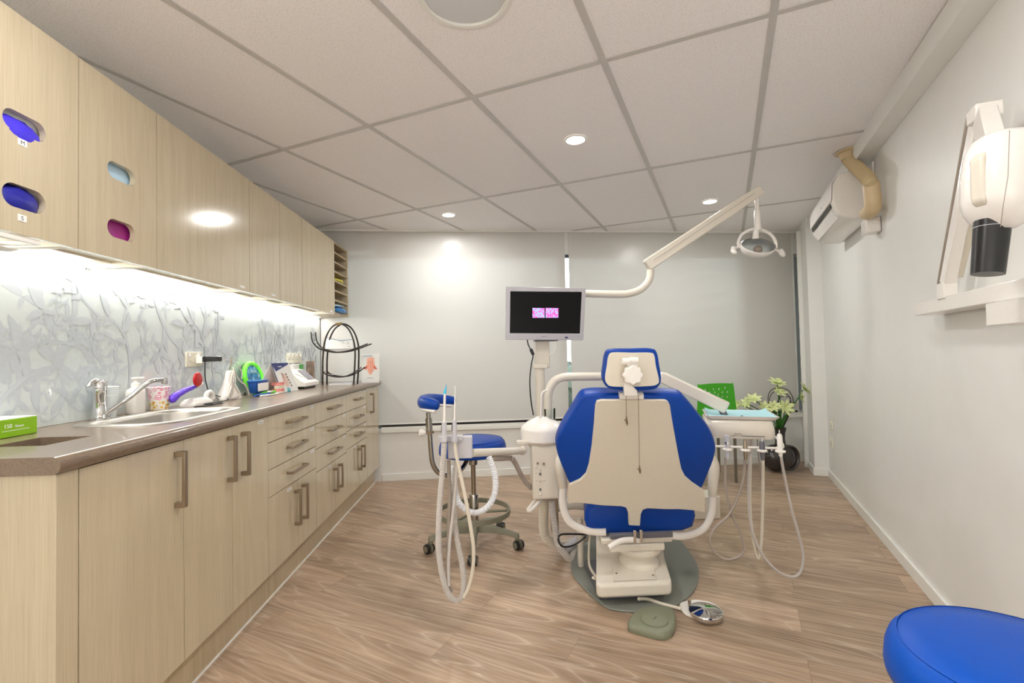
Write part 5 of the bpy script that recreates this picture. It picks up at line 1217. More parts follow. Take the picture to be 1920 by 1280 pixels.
sk1 = socket(V((XW+0.007, 2.425, 1.104)), ny_, nz_, nx_, 0.118, 0.074, 'ivory power outlet on the splashback above the purple curing light')
socket(V((XW+0.007, 3.565, 1.100)), ny_, nz_, nx_, 0.118, 0.074, 'ivory power outlet on the splashback behind the tent leaflet')
socket(V((XW+0.007, 3.705, 1.100)), ny_, nz_, nx_, 0.118, 0.074, 'second ivory power outlet, partly behind the white label printer')
for v, lb in ((796, 'upper small ivory outlet low on the right wall near the corner pier'), (829, 'lower small ivory outlet low on the right wall near the corner pier')):
    p = atrw(1560.5, v, 0); socket(p, rwd, nz_, rwn, 0.075, 0.075, lb)
pg = thing('power_plug', 'black plug adaptor in the socket above the purple curing light', 'plug', (XW+0.02, 2.44, 1.10))
MB().box(XW+0.0185, XW+0.05, 2.432, 2.465, 1.082, 1.118).build('white_plug', 'white', pg, bevel=0.003)
MB().box(XW+0.0505, XW+0.078, 2.43, 2.56, 1.090, 1.118).build('adaptor', 'black', pg, bevel=0.004)
MB().hose([(XW+0.06, 2.44, 1.09), (XW+0.062, 2.435, 1.05), (XW+0.066, 2.435, 0.99), (XW+0.075, 2.46, 0.93), (XW+0.10, 2.52, 0.905), (XW+0.14, 2.50, 0.894), (XW+0.16, 2.40, 0.893), (XW+0.13, 2.33, 0.893), (XW+0.10, 2.30, 0.893), (XW+0.12, 2.25, 0.893)], 0.0026).build('lead', 'black', pg)
MB().hose([(XW+0.065, 2.55, 1.104), (XW+0.085, 2.60, 1.095), (XW+0.10, 2.66, 1.07), (XW+0.11, 2.69, 1.03), (XW+0.11, 2.69, 0.99)], 0.0026).build('lead', 'hose', pg)

# ================================================================== ON THE WORKTOP
TZ = 0.8885
g = thing('tissue_box', 'green tissue box on the worktop at the left edge', 'tissue box', (-0.43, 1.35, TZ))
e_ = atz(70, 811, TZ); x1_ = e_.x; y1_ = e_.y
bx = MB().box(x1_-0.10, x1_, y1_-0.225, y1_, TZ, TZ+0.052).build('carton', plain('lime_card', (128, 178, 8), 0.4), g, bevel=0.002)
MB().box(x1_-0.099, x1_-0.001, y1_-0.224, y1_-0.001, TZ+0.0521, TZ+0.0535).build('top_panel', 'paper', g, smooth=False)
text('lettering', '150', 0.016, (x1_+0.0006, y1_-0.088, TZ+0.027), ny_, nz_, 'paper', g)
text('lettering', 'Sheets', 0.010, (x1_+0.0006, y1_-0.055, TZ+0.027), ny_, nz_, 'paper', g)
MB().box(x1_+0.0002, x1_+0.0008, y1_-0.105, y1_-0.025, TZ+0.0185, TZ+0.0198).build('print_line', 'paper', g, smooth=False)
text('lettering', 'y', 0.02, (x1_+0.0006, y1_-0.124, TZ+0.027), ny_, nz_, 'paper', g)
# stacked clear cups
c = atz(206, 776, TZ); c.y += 0.01
c = V((-0.455, 1.85, TZ)); cupm = plain('frosted_cup', (226, 232, 232), 0.25)
for k in range(5):
    o = MB().lathe([(0.024, 0.0), (0.0255, 0.002), (0.033, 0.082), (0.0345, 0.085), (0.0335, 0.086), (0.0315, 0.082), (0.0235, 0.004), (0.0, 0.004)], c+V((0, 0, k*0.008)), seg=28).build('plastic_cup', cupm)
    tag(o, 'frosted plastic cup nested in the stack behind the tap', 'cup', 'stacked plastic cups behind the tap')
# soap bottle
p_ = V((-0.452, 1.985, TZ))
s_ = thing('soap_bottle', 'white pump soap bottle between the cup stack and the floral cup', 'bottle', p_)
MB().loft([[p_+V((x, y, z)) for x, y in rrect(-0.022*k, 0.022*k, -0.037*k, 0.037*k, 0.018*k, 6)] for k, z in ((0.9, 0), (1, 0.004), (1, 0.085), (0.94, 0.096), (0.55, 0.104), (0.42, 0.106))]).build('bottle', 'white', s_, angle=50)
MB().lathe([(0.016, 0.106), (0.016, 0.122), (0.010, 0.125), (0.008, 0.138), (0.016, 0.140), (0.016, 0.146), (0, 0.148)], p_, seg=24).build('pump', 'white', s_)
MB().box(p_.x+0.008, p_.x+0.034, p_.y-0.005, p_.y+0.005, TZ+0.140, TZ+0.147).build('nozzle', 'white', s_, bevel=0.002)
# floral cup
def yog():
    s = N('floral_print'); v = s.n('ShaderNodeTexVoronoi', i_Scale=1.0); s.l(s.coord((70, 70, 70)), v.inputs['Vector'])
    c1 = s.ramp(v.outputs['Distance'], [(0.2, rgb(240, 235, 232)), (0.4, rgb(224, 120, 158)), (0.6, rgb(240, 232, 228))])
    c2 = s.ramp(v.outputs['Distance'], [(0.15, rgb(206, 110, 120)), (0.35, rgb(226, 196, 44)), (0.6, rgb(236, 230, 226))])
    tc_ = s.n('ShaderNodeTexCoord'); sx = s.n('ShaderNodeSeparateXYZ'); s.l(tc_.outputs['Object'], sx.inputs[0])
    st_ = s.n('ShaderNodeMath', operation='GREATER_THAN'); st_.inputs[1].default_value = 0.042; s.l(sx.outputs['Z'], st_.inputs[0])
    m_ = s.n('ShaderNodeMix', data_type='RGBA'); s.l(st_.outputs[0], m_.inputs[0]); s.l(c2, m_.inputs[6]); s.l(c1, m_.inputs[7]); s.l(m_.outputs[2], s.b.inputs['Base Color']); return s.m
p_ = V((-0.447, 2.115, TZ+0.006))
tag(MB().lathe([(0.030, 0), (0.032, 0.002), (0.042, 0.094), (0.044, 0.098), (0.042, 0.099), (0.030, 0.005), (0, 0.005)], p_, seg=36).build('paper_cup', yog()), 'paper cup printed with pink and yellow flowers, standing behind the sink', 'cup')
tag(MB().box(-0.49, -0.43, 1.93, 2.20, TZ, TZ+0.0055).build('drip_tray', 'white', bevel=0.002), 'thin white tray under the floral cup and soap bottle', 'tray') if False else None
bpy.data.objects['paper_cup'].location.z -= 0.006
# purple curing light on its charger
cu_ = thing('curing_light', 'purple and white cordless curing light with a red shield', 'dental instrument', (-0.41, 2.28, TZ))
pur = plain('purple_plastic', (98, 60, 208), 0.25)
def xa_(u, v, x=-0.40): return atx(u, v, x)
P = [xa_(321, 752), xa_(330, 742), xa_(345, 733), xa_(362, 726), xa_(372, 721)]
MB().tube(catmull(P, 6), [0.010, 0.013, 0.016, 0.018, 0.0185, 0.0185, 0.018, 0.017, 0.016, 0.0155, 0.015, 0.0145, 0.014, 0.0135, 0.013, 0.012, 0.012, 0.011, 0.011, 0.010, 0.010, 0.0095, 0.009, 0.009, 0.008], 18, flat=0.8).build('body', pur, cu_, angle=60)
MB().tube([xa_(368, 724), xa_(377, 719)], [0.012, 0.013], 16).build('nose', 'white', cu_)
hd_ = xa_(371, 711, -0.385); MB().ball(hd_, 0.008, 0.036, 0.034, 28, 14).build('red_shield', plain('red_plastic', (188, 8, 22), 0.2, coat=0.4), cu_, angle=60)
b0_ = xa_(335, 752, -0.405); 
MB().loft([[V((-0.405+x, y, TZ+z)) for x, y in rrect(-0.035*k, 0.035*k, 2.21+0.06*(1-k), 2.40-0.06*(1-k), 0.03*k, 6)] for k, z in ((1.0, 0), (1.0, 0.008), (0.85, 0.018), (0.55, 0.030), (0.3, 0.034))]).build('charger_base', 'white', cu_, angle=60)
MB().tube(catmull([V((-0.405, 2.375, TZ+0.018)), V((-0.405, 2.385, TZ+0.045)), V((-0.405, 2.41, TZ+0.052)), V((-0.405, 2.43, TZ+0.035)), V((-0.405, 2.43, TZ+0.012))], 5), 0.012, 14).build('cradle', 'white', cu_)
# tangled lead
P = [(-0.33, 2.16, .0035), (-0.30, 2.20, .0035), (-0.31, 2.28, .0035), (-0.35, 2.32, .004), (-0.34, 2.25, .0075), (-0.30, 2.23, .0075), (-0.29, 2.31, .004), (-0.33, 2.36, .004), (-0.37, 2.40, .004), (-0.38, 2.44, .008), (-0.40, 2.46, .02)]
tag(MB().hose([(x, y, TZ+z) for x, y, z in P], 0.0028).build('charger_lead', 'black'), 'black lead coiled on the worktop in front of the purple curing light', 'cable')
# ultrasonic scaler
sc_ = thing('ultrasonic_scaler', 'white cone-shaped ultrasonic scaler with grey cords wound round it', 'dental instrument', (-0.40, 2.58, TZ))
c = V((-0.405, 2.585, TZ))
MB().loft([[c+V((0.050*k*math.cos(t), 0.080*k2*math.sin(t)+sh, z)) for t in [2*PI*j/28 for j in range(28)]] for k, k2, z, sh in ((1, 1, 0, 0), (1.02, 1.02, 0.008, 0), (0.92, 0.9, 0.03, 0), (0.62, 0.58, 0.07, -0.004), (0.40, 0.34, 0.11, -0.006), (0.30, 0.22, 0.145, -0.006), (0.2, 0.15, 0.152, -0.006))]).build('housing', 'white', sc_, angle=60)
MB().tube(catmull([c+V((0, -0.004, 0.15)), c+V((0.005, 0.0, 0.17)), c+V((0.005, 0.012, 0.205)), c+V((0.005, 0.018, 0.225))], 5), 0.003, 10).build('post', 'nickel', sc_)
MB().box(c.x+0.048, c.x+0.054, c.y+0.052, c.y+0.066, TZ+0.012, TZ+0.030).build('switch', 'black', sc_, bevel=0.001)
MB().obox(c+V((0.053, -0.01, 0.02)), V((0.0006, 0, 0.0003)), V((0, 0.010, 0)), V((0, 0, 0.003))).build('emblem', plain('blue_mark', (90, 110, 170), 0.4), sc_)
for k, (w_, ph, col) in enumerate(((0.07, 0, 'hose'), (0.085, 0.5, 'hose'), (0.06, 1.1, 'hose_cream'))):
    P = [c+V((0.02, -0.002, 0.15)), c+V((0.045, -0.03-0.02*k, 0.10)), c+V((0.055, -w_-0.01, 0.045)), c+V((0.05, -w_-0.015, 0.012)), c+V((0.062, -w_*0.6, 0.008+0.004*k)), c+V((0.058, -0.02, 0.03)), c+V((0.050, -0.045, 0.075)), c+V((0.035, -0.015, 0.12)), c+V((0.02, 0.0, 0.15+0.01*k))]
    MB().hose(P, 0.0038).build('cord', col, sc_)
MB().hose([c+V((0.02, 0.005, 0.16)), c+V((0.035, 0.03, 0.10)), c+V((0.05, 0.06, 0.07)), c+V((0.056, 0.085, 0.03)), c+V((0.05, 0.10, 0.006))], 0.0038).build('cord', 'hose', sc_)
# green oval mirror
mc = V((-0.452, 2.935, TZ+0.100)); 
gm_ = thing('hand_mirror', 'lime green oval hand mirror leaning on the splashback', 'mirror', (mc.x, mc.y, TZ))
lime = plain('neon_green', (112, 232, 56), 0.35)
tl = V((-0.22, 0, 1)).normalized(); mn_ = V((1, 0, 0.22)).normalized()
def ov(ky, kz, d_=0, n=48): return [mc+ny_*ky*math.cos(2*PI*k/n)+tl*kz*math.sin(2*PI*k/n)+mn_*d_ for k in range(n)]
MB().tube(ov(0.098, 0.086), 0.014, 14, closed=True).build('rim', lime, gm_, angle=60)
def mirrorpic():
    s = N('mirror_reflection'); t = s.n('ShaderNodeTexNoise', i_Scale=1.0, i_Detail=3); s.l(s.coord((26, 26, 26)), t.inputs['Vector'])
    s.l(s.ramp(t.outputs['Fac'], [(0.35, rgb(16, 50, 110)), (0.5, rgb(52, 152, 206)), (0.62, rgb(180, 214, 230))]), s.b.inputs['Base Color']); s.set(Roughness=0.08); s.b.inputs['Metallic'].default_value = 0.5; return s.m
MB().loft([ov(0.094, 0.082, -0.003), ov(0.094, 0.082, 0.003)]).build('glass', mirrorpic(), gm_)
a_ = mc-tl*0.094+mn_*0.005
tag(MB().tube(catmull([V((-0.385, 2.80, TZ+0.0098)), V((-0.35, 2.86, TZ+0.0098)), V((-0.33, 2.93, TZ+0.0098)), V((-0.325, 2.98, TZ+0.0098))], 5), 0.0095, 12).build('green_handle', lime), 'lime green plastic handle lying on the worktop in front of the mirror', 'handle')
# blue and white model box + brush
bm_ = plain('royal_blue_plastic', (22, 86, 168), 0.3)
b_ = thing('demonstration_box', 'open blue plastic box holding white tooth models', 'box', (-0.375, 2.83, TZ))
MB().loft([[V((-0.375+x, 2.83+y, TZ+z)) for x, y in rrect(-0.028*k, 0.028*k, -0.07*k, 0.07*k, 0.012, 4)] for k, z in ((0.7, 0.012), (0.85, 0.02), (1.0, 0.075), (1.08, 0.078), (1.08, 0.086), (0.98, 0.086))]).build('shell', bm_, b_, angle=50)
MB().box(-0.345, -0.338, 2.765, 2.885, TZ+0.024, TZ+0.07).build('white_panel', 'white', b_, bevel=0.003)
MB().box(-0.39, -0.36, 2.80, 2.86, TZ, TZ+0.0125).build('foot', bm_, b_)
tb_ = thing('toothbrush', 'large blue toothbrush lying on the worktop in front of the blue box', 'toothbrush', (-0.30, 2.80, TZ))
MB().tube(catmull([V((-0.33, 2.70, TZ+0.0062)), V((-0.325, 2.77, TZ+0.0062)), V((-0.315, 2.85, TZ+0.0062))], 5), 0.006, 10).build('handle', bm_, tb_)
MB().box(-0.325, -0.307, 2.835, 2.875, TZ+0.0125, TZ+0.022).build('bristles', 'white', tb_, bevel=0.002)
tag(MB().hose([(-0.30, 2.70, TZ+0.004), (-0.27, 2.78, TZ+0.004), (-0.27, 2.86, TZ+0.004)], 0.0042).build('white_stick', 'white'), 'thin white stick lying at the worktop front by the toothbrush', 'stick')
# pink dental model
def gum_mat():
    s = N('pink_gums'); tc_ = s.coord((1, 1, 1)); sx = s.n('ShaderNodeSeparateXYZ'); s.l(tc_, sx.inputs[0])
    w_ = s.n('ShaderNodeTexNoise', i_Scale=60.0); s.l(tc_, w_.inputs['Vector'])
    s.l(s.ramp(w_.outputs['Fac'], [(0.4, rgb(226, 128, 120)), (0.6, rgb(238, 160, 150))]), s.b.inputs['Base Color']); s.set(Roughness=0.25); return s.m
gum = gum_mat(); tooth = plain('tooth_ivory', (238, 228, 206), 0.25)
dm = thing('dental_model', 'pink gum and tooth model standing by the tent leaflet', 'dental model', (-0.315, 2.96, TZ)); dc_ = V((-0.325, 2.98, TZ))
def horseshoe(k, z0_, z1_): return [[dc_+V((0.032*k*math.cos(t)+0.0, 0.044*k*math.sin(t), z)) for t in [(-100+200*j/20)*PI/180 for j in range(21)]]+[dc_+V((-0.03, 0.030*k, z)), dc_+V((-0.03, -0.030*k, z))] for z in (z0_, z1_)]
MB().loft(horseshoe(1.06, 0, 0.008)).build('base', 'white', dm, bevel=0.001)
MB().loft(horseshoe(1.0, 0.008, 0.026)).build('lower_gum', gum, dm, bevel=0.004); MB().loft(horseshoe(1.0, 0.044, 0.060)).build('upper_gum', gum, dm, bevel=0.004)
MB().loft(horseshoe(1.04, 0.060, 0.064)).build('top_plate', gum, dm, bevel=0.001)
mb = MB()
for j in range(14):
    t = (-95+190*j/13)*PI/180; p_ = dc_+V((0.029*math.cos(t), 0.040*math.sin(t), 0.035))
    for s2 in (-1, 1): mb.ball(p_+V((0, 0, s2*0.0055)), 0.0045, 0.0042, 0.0062, 8, 6)
mb.build('tooth_row', tooth, dm, angle=70)
rd = thing('articulator', 'small wire articulator with a dark red base beside the pink model', 'dental model', (-0.36, 2.87, TZ))
MB().box(-0.375, -0.345, 2.865, 2.92, TZ, TZ+0.010).build('base', plain('dark_red', (150, 44, 30), 0.4), rd, bevel=0.003)
mb = MB(); mb.tube(catmull([V((-0.36, 2.87, TZ+0.01)), V((-0.36, 2.86, TZ+0.04)), V((-0.36, 2.885, TZ+0.05)), V((-0.36, 2.92, TZ+0.045))], 5), 0.0016, 8); mb.tube([(-0.36, 2.915, TZ+0.01), (-0.36, 2.90, TZ+0.045)], 0.0016, 8); mb.build('wire', 'chrome', rd)
tag(MB().lathe([(0.024, 0), (0.026, 0.004), (0.020, 0.022), (0.008, 0.030), (0, 0.031)], (-0.31, 3.06, TZ), seg=24).build('teal_cap', plain('teal_plastic', (98, 178, 190), 0.3)), 'small teal cap between the pink model and the tent leaflet', 'cap')
# tent leaflet
tn = thing('tent_leaflet', 'white tent leaflet with a navy corner and a tooth picture', 'leaflet', (-0.30, 3.10, TZ))
c_tl, c_tr = aty(505, 680.5, 3.06), aty(545, 681, 3.22)
fl_, fr_ = atz(527, 735.5, TZ), atz(560, 730, TZ)
fl_, fr_ = V((-0.275, 3.00, TZ)), V((-0.245, 3.19, TZ))
tl_, tr_ = atx(507, 681, -0.345), atx(544, 681, -0.315)
fl_, fr_ = atz(528, 736, TZ), atz(560, 731, TZ)
nn_ = (fr_-fl_).cross(tl_-fl_).normalized()
if nn_.x < 0: nn_ = -nn_
tr_ = tl_+(fr_-fl_)
MB().prism([fl_, fr_, tr_, tl_], -nn_*0.0015).build('front_panel', 'paper', tn, smooth=False)
bl_, br_2 = V((tl_.x-0.055, tl_.y-0.075, TZ)), V((tr_.x-0.055, tr_.y-0.075, TZ))
MB().prism([bl_, br_2, tr_, tl_], -nn_*0.0015).build('rear_panel', 'paper', tn, smooth=False)
navy = plain('navy_ink', (44, 52, 118), 0.4)
up1 = (tl_-fl_); rt1 = (tr_-tl_)
def onp(a_, b2): return fl_+rt1*a_+up1*b2+nn_*0.0006
MB().prism([onp(0, 1), onp(0.98, 1), onp(0.9, 0.93), onp(0.12, 0.72), onp(0.06, 0.9)], nn_*0.0004).build('navy_corner', navy, tn, smooth=False)
MB().prism([onp(0, 0.95), onp(0.045, 0.95), onp(0.045, 0), onp(0, 0)], nn_*0.0004).build('navy_edge', navy, tn, smooth=False)
text('lettering', 'Implants', 0.013, onp(0.42, 0.86)+nn_*0.0006, rt1, up1, 'paper', tn, 0.0002)
mb = MB(); mb.prism([onp(0.45+0.13*math.cos(t), 0.40+0.24*math.sin(t)) for t in [2*PI*k/20 for k in range(20)]], nn_*0.0004); mb.build('tooth_picture', plain('peach_ink', (222, 190, 176), 0.5), tn)
mb = MB()
for k in range(5): mb.prism([onp(0.60+0.02*k+0.035*math.cos(t), 0.60-0.1*k+0.04*math.sin(t)) for t in [2*PI*j/10 for j in range(10)]], nn_*0.0005)
mb.prism([onp(0.36, 0.66), onp(0.42, 0.66), onp(0.40, 0.36)], nn_*0.0005)
mb.build('implant_picture', plain('brown_ink', (128, 100, 88), 0.5), tn)
# label printer / white machine
pr_ = thing('amalgam_mixer', 'white wedge-shaped capsule mixer with a clear window on the worktop', 'machine', (-0.33, 3.42, TZ))
x0, x1 = -0.44, -0.27; y0, y1 = 3.27, 3.52
prof = [(y0, 0.014), (y0, 0.040), (y0+0.005, 0.115), (y0+0.04, 0.128), (y0+0.13, 0.125), (y1-0.03, 0.055), (y1, 0.05), (y1, 0.014)]
prof = [(x1+0.0, 0.014), (x1, 0.042), (x1-0.03, 0.055), (x1-0.11, 0.128), (x0+0.02, 0.132), (x0-0.0, 0.12), (x0, 0.014)]
MB().loft([[V((x, y, TZ+z)) for x, z in prof] for y in (y0, y1)]).build('casing', 'white', pr_, bevel=0.005)
def slp(a_, b2): return V((x1-0.03-0.08*b2, y0+(y1-y0)*a_, TZ+0.055+0.073*b2))
sn = V((0.073, 0, 0.08)).normalized()
MB().prism([slp(0.50, 0.05)+sn*0.001, slp(0.96, 0.05)+sn*0.001, slp(0.96, 0.95)+sn*0.001, slp(0.50, 0.95)+sn*0.001], sn*0.003).build('window', plain('smoky_window', (128, 126, 136), 0.12), pr_, bevel=0.001)
MB().prism([slp(0.10, 0.75)+sn*0.001, slp(0.42, 0.3)+sn*0.001, slp(0.42, 0.22)+sn*0.001, slp(0.10, 0.67)+sn*0.001], sn*0.0008).build('green_stripe', plain('sage_stripe', (196, 210, 196), 0.4), pr_, smooth=False)
MB().box(x0+0.02, x1-0.02, y0+0.02, y1-0.02, TZ, TZ+0.0135).build('foot', 'black', pr_, bevel=0.002)
# boxes behind the machine
t = thing('carton', 'white and green carton behind the capsule mixer', 'carton', (-0.44, 3.62, TZ))
MB().box(-0.492, -0.445, 3.40, 3.68, TZ, TZ+0.165).build('body', 'paper', t, bevel=0.001)
MB().box(-0.4448, -0.4442, 3.60, 3.68, TZ+0.01, TZ+0.164).build('green_side', plain('leaf_green_card', (86, 186, 90), 0.5), t, smooth=False)
def portrait():
    s = N('portrait_print'); t_ = s.n('ShaderNodeTexNoise', i_Scale=1.0, i_Detail=2); s.l(s.coord((24, 24, 18)), t_.inputs['Vector'])
    s.l(s.ramp(t_.outputs['Fac'], [(0.35, rgb(104, 88, 76)), (0.65, rgb(176, 148, 128))]), s.b.inputs['Base Color']); return s.m
t = thing('printed_card', 'card printed with a brown portrait, between the mixer and the wire rack', 'card', (-0.42, 3.78, TZ))
MB().box(-0.43, -0.427, 3.70, 3.86, TZ, TZ+0.185).build('sheet', portrait(), t, smooth=False)
# wire leaflet rack
rk = thing('leaflet_rack', 'black wire leaflet rack with arched handle and two curved shelves', 'rack', (-0.16, 3.72, TZ))
yr = 3.66
def rq(u, v, y=yr): return aty(u, v, y)
blk = plain('blackened_wire', (52, 44, 42), 0.3, 0.5)
fr = [rq(605, 721), rq(605, 700), rq(605.5, 670), rq(609, 640), rq(618, 618), rq(630, 608), rq(640, 607), rq(652, 615), rq(661, 632), rq(665.5, 655), rq(665, 690), rq(663, 719)]
fr[0].z = TZ+0.001; fr[-1].z = TZ+0.001
MB().tube(catmull(fr, 8), 0.0065, 10).build('frame', blk, rk)
fr2 = [p+V((0.012, 0.06, 0)) for p in fr]; 
MB().tube(catmull(fr2, 8), 0.0065, 10).build('frame', blk, rk)
MB().tube([rq(630, 607.5, yr), rq(641, 606.5, yr)], 0.010, 12).build('handle_grip', plain('cane_grip', (128, 106, 60), 0.5), rk)
def rshelf(pts, nm):
    A = catmull([rq(u, v) for u, v in pts], 6); B = [p+V((0.012, 0.06, 0)) for p in A]; mb = MB(); n_ = len(A)
    mb.tube(A, [0.006*(0.4+0.6*math.sin(PI*(i+0.5)/n_)**0.4) for i in range(n_)], 10); mb.tube(B, 0.005, 10)
    for i in range(2, n_-2, 3): mb.tube([A[i], B[i]], 0.002, 6)
    return mb.build(nm, blk, rk)
rshelf([(583, 622), (586, 640), (595, 651), (606, 656), (625, 660), (645, 659), (664, 654), (680, 648), (690, 644)], 'curved_shelf')
rshelf([(604, 695), (612, 702), (630, 706), (648, 705), (664, 698), (678, 688)], 'curved_shelf')
lf = thing('leaflet', 'white leaflets with blue line and green sprigs in the upper rack shelf', 'leaflets', rq(635, 655, yr+0.06))
P = [rq(611, 654, yr+0.03), rq(636, 657.5, yr+0.06), rq(661, 653, yr+0.06), rq(660, 636, yr+0.06), rq(636, 638, yr+0.06), rq(612, 632, yr+0.06)]
MB().prism(P, (0, 0.002, 0)).build('sheet', 'paper', lf, smooth=False)
MB().prism([rq(612, 632, yr+0.0595), rq(636, 638, yr+0.0595), rq(660, 636, yr+0.0595), rq(660, 637, yr+0.0595), rq(636, 639.2, yr+0.0595), rq(612, 633, yr+0.0595)], (0, -0.0006, 0)).build('blue_line', plain('blue_line_ink', (60, 110, 150), 0.5), lf, smooth=False)
mb = MB()
for u in (615, 621, 633, 644, 654):
    p_ = rq(u, 650, yr+0.059); mb.prism([p_+V((-0.012, 0, -0.004)), p_+V((0, 0, 0.008)), p_+V((0.012, 0, -0.004)), p_+V((0, 0, 0.002))], (0, -0.0006, 0))
mb.build('green_sprig', plain('sprig_ink', (128, 176, 110), 0.5), lf, smooth=False)
mb = MB()
for u in (617, 633, 643, 653):
    for k in range(3): a_ = rq(u-2.5, 641+k*1.6, yr+0.059); mb.box(a_.x, a_.x+0.02-0.004*(k % 2), a_.y-0.0006, a_.y, a_.z, a_.z+0.0018)
mb.build('printed_lines', tagink, lf, smooth=False)
t = thing('leaflet', 'stacked glossy cards lying in the lower rack shelf', 'leaflets', rq(640, 700, yr+0.06))
for k in range(3):
    a_ = rq(618+k*12, 704-k*1.5, yr+0.02); MB().obox(a_+V((0.03, 0.05, 0.008+0.003*k)), V((0.045, 0, 0.006)), V((0, 0.045, 0)), V((0, 0, 0.001))).build('card', 'paper', t, smooth=False)
a_ = atz(617, 722, TZ); b_ = atz(655, 722, TZ)
t = thing('booklet', 'thin white booklet lying under the wire rack', 'booklet', ((a_.x+b_.x)/2, a_.y+0.05, TZ))
MB().box(a_.x, b_.x, a_.y, a_.y+0.11, TZ, TZ+0.010).build('pages', 'paper', t, bevel=0.001); MB().box(a_.x-0.001, b_.x+0.001, a_.y-0.001, a_.y+0.111, TZ+0.0101, TZ+0.0112).build('cover', plain('lilac_cover', (196, 198, 216), 0.4), t, smooth=False)
# tooth card at the end of the worktop
yc = 3.86
cq = lambda u, v, y=yc: aty(u, v, y)
t = thing('display_card', 'white display card with a red tooth root drawing at the worktop end', 'card', cq(694, 719))
a_, b_ = cq(678, 719), cq(711, 719); a_.z = TZ; b_.z = TZ; h_ = cq(694, 663).z-TZ
MB().prism([a_, b_, b_+V((0, 0.02, h_)), a_+V((0, 0.02, h_))], (0, 0.0015, 0)).build('sheet', 'paper', t, smooth=False)
MB().prism([a_+V((0.02, 0.02, h_*0.9)), b_+V((-0.02, 0.02, h_*0.9)), b_+V((-0.02, 0.06, 0.0)), a_+V((0.02, 0.06, 0))], (0, 0.001, 0)).build('prop', 'paper', t, smooth=False)
def cdp(x, z): return V((a_.x+(b_.x-a_.x)*x, yc-0.001+0.02*z, TZ+h_*z))
rd_ = plain('coral_ink', (214, 104, 80), 0.5); pk_ = plain('salmon_ink', (236, 176, 152), 0.5)
MB().prism([cdp(0.30, 0.86), cdp(0.5, 0.88), cdp(0.70, 0.86), cdp(0.74, 0.60), cdp(0.66, 0.40), cdp(0.52, 0.27), cdp(0.44, 0.29), cdp(0.34, 0.40), cdp(0.27, 0.60)], (0, -0.0005, 0)).build('tooth_drawing', pk_, t, smooth=False)
mb = MB(); mb.prism([cdp(0.30, 0.62), cdp(0.12, 0.48), cdp(0.24, 0.46), cdp(0.34, 0.52)], (0, -0.0009, 0)); mb.prism([cdp(0.70, 0.62), cdp(0.90, 0.46), cdp(0.76, 0.46), cdp(0.66, 0.52)], (0, -0.0009, 0))
for x in (0.40, 0.5, 0.6): mb.prism([cdp(x-0.012, 0.76), cdp(x+0.012, 0.76), cdp(x+0.008, 0.36), cdp(x-0.006, 0.36)], (0, -0.0009, 0))
mb.build('root_drawing', rd_, t, smooth=False)
MB().prism([cdp(0.08, 0.93), cdp(0.6, 0.94), cdp(0.6, 0.925), cdp(0.08, 0.915)], (0, -0.0006, 0)).build('heading_line', plain('grey_blue_ink', (120, 140, 190), 0.5), t, smooth=False)
mb = MB(); mb.prism([cdp(0.32, 0.175), cdp(0.68, 0.175), cdp(0.68, 0.16), cdp(0.32, 0.16)], (0, -0.0006, 0)); mb.build('caption_line', tagink, t, smooth=False)

# ================================================================== BEYOND THE BLINDS
bark = plain('bark', (110, 92, 72), 0.8); fir = plain('dark_needles', (38, 62, 36), 0.8)
tr_p = bk(6.0, -8.0, -0.1)
t = thing('norfolk_pine', 'tall tiered pine outside, faint through the blind behind the lamp', 'tree', tr_p)
MB().tube([tr_p, tr_p+V((0, 0, 6.4))], [0.16, 0.03], 10).build('trunk', bark, t)
mb = MB(); rr2 = random.Random(3)
for k in range(12):
    z = 1.2+k*0.42; L_2 = 2.1*(1-k/13)
    for j in range(7):
        a = 2*PI*j/7+k*0.5; d = V((math.cos(a), math.sin(a), 0)); p0_ = tr_p+V((0, 0, z))
        mb.tube([p0_, p0_+d*L_2*0.5+V((0, 0, 0.02)), p0_+d*L_2+V((0, 0, 0.22))], [0.07, 0.15, 0.03], 6, flat=0.5)
mb.build('needles', fir, t)
cp_ = bk(-0.2, -4.2, -0.1)
cr = thing('parked_car', 'silver car parked outside, a faint shape through the wide blind', 'car', cp_)
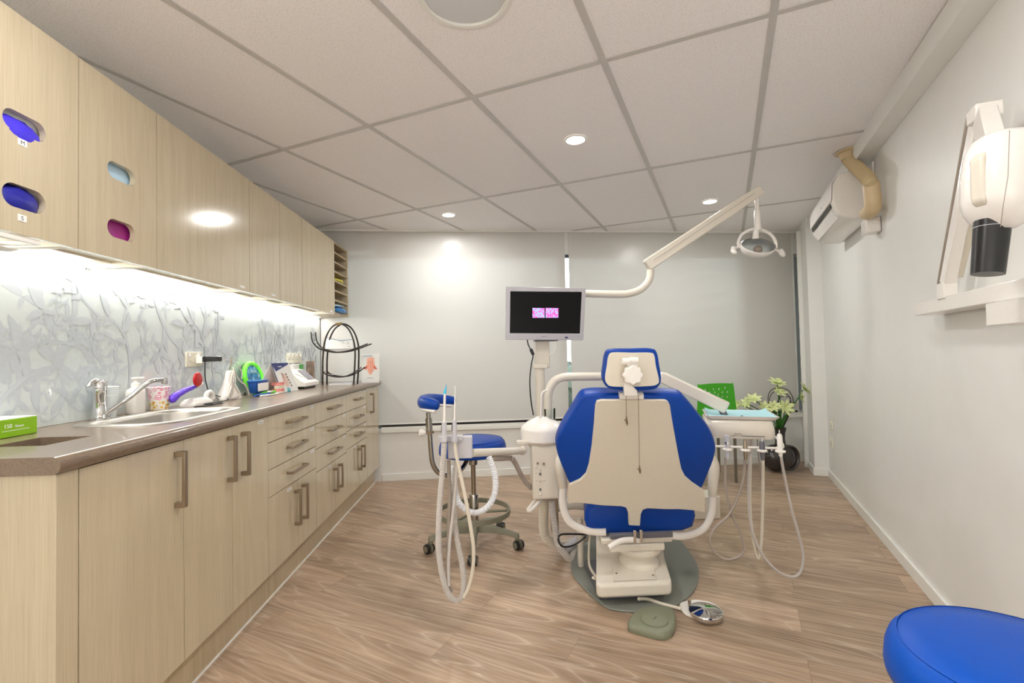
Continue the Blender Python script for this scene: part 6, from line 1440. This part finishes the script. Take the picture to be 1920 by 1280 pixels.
body = [(-2.1, 0.30), (-2.1, 0.62), (-1.9, 0.78), (-1.0, 0.88), (-0.35, 1.36), (0.9, 1.40), (1.6, 0.98), (2.1, 0.88), (2.15, 0.35), (1.9, 0.25), (-1.9, 0.25)]
MB().loft([[cp_+V((x, y, z*s3)) for x, z in body] for y, s3 in ((0, 0.96), (0.12, 1), (1.5, 1), (1.62, 0.96))]).build('body', plain('silver_paint', (170, 174, 178), 0.3, 0.4), cr, bevel=0.03)
for x in (-1.3, 1.3): MB().cyl(cp_+V((x, -0.01, 0.31)), cp_+V((x, 0.2, 0.31)), 0.31).build('wheel', 'black', cr)
MB().prism([cp_+V((-0.72, -0.012, 0.92)), cp_+V((-0.25, -0.012, 1.28)), cp_+V((0.85, -0.012, 1.30)), cp_+V((1.3, -0.012, 0.96))], (0, 0.015, 0)).build('side_window', 'black', cr, smooth=False)

hp_ = bk(1.7, -2.2, -0.1)
mb = MB(); rh = random.Random(11)
for k in range(46):
    c = hp_+bkd*rh.uniform(-3.2, 3.2)+V((0, rh.uniform(-0.25, 0.25), rh.uniform(0.25, 0.85)))
    n_ = 12; rings = []
    for j in range(7):
        a = -PI/2+PI*j/6; q_ = max(math.cos(a), 0.05)
        rings.append([c+V((0.42*q_*math.cos(2*PI*i/n_), 0.30*q_*math.sin(2*PI*i/n_), 0.30*math.sin(a)))*rh.uniform(0.85, 1.15) for i in range(n_)])
    mb.loft([[V((p.x, p.y, max(p.z, -0.09))) for p in r_] for r_ in rings])
tag(mb.build('hedge', plain('hedge_leaves', (38, 46, 34), 0.8, noise=14, bump=0.6, var=0.4)), 'low green hedge outside the window, faint through the blinds', 'hedge')
# ================================================================== VIEW
SC.view_settings.view_transform = 'Standard'; SC.view_settings.look = 'None'; SC.view_settings.gamma = 1.0
SC.view_settings.use_curve_mapping = False; SC.view_settings.exposure = 0.47
SC.cycles.use_denoising = True
SC.cycles.max_bounces = 10; SC.cycles.diffuse_bounces = 6; SC.cycles.transparent_max_bounces = 16; SC.cycles.sample_clamp_indirect = 6
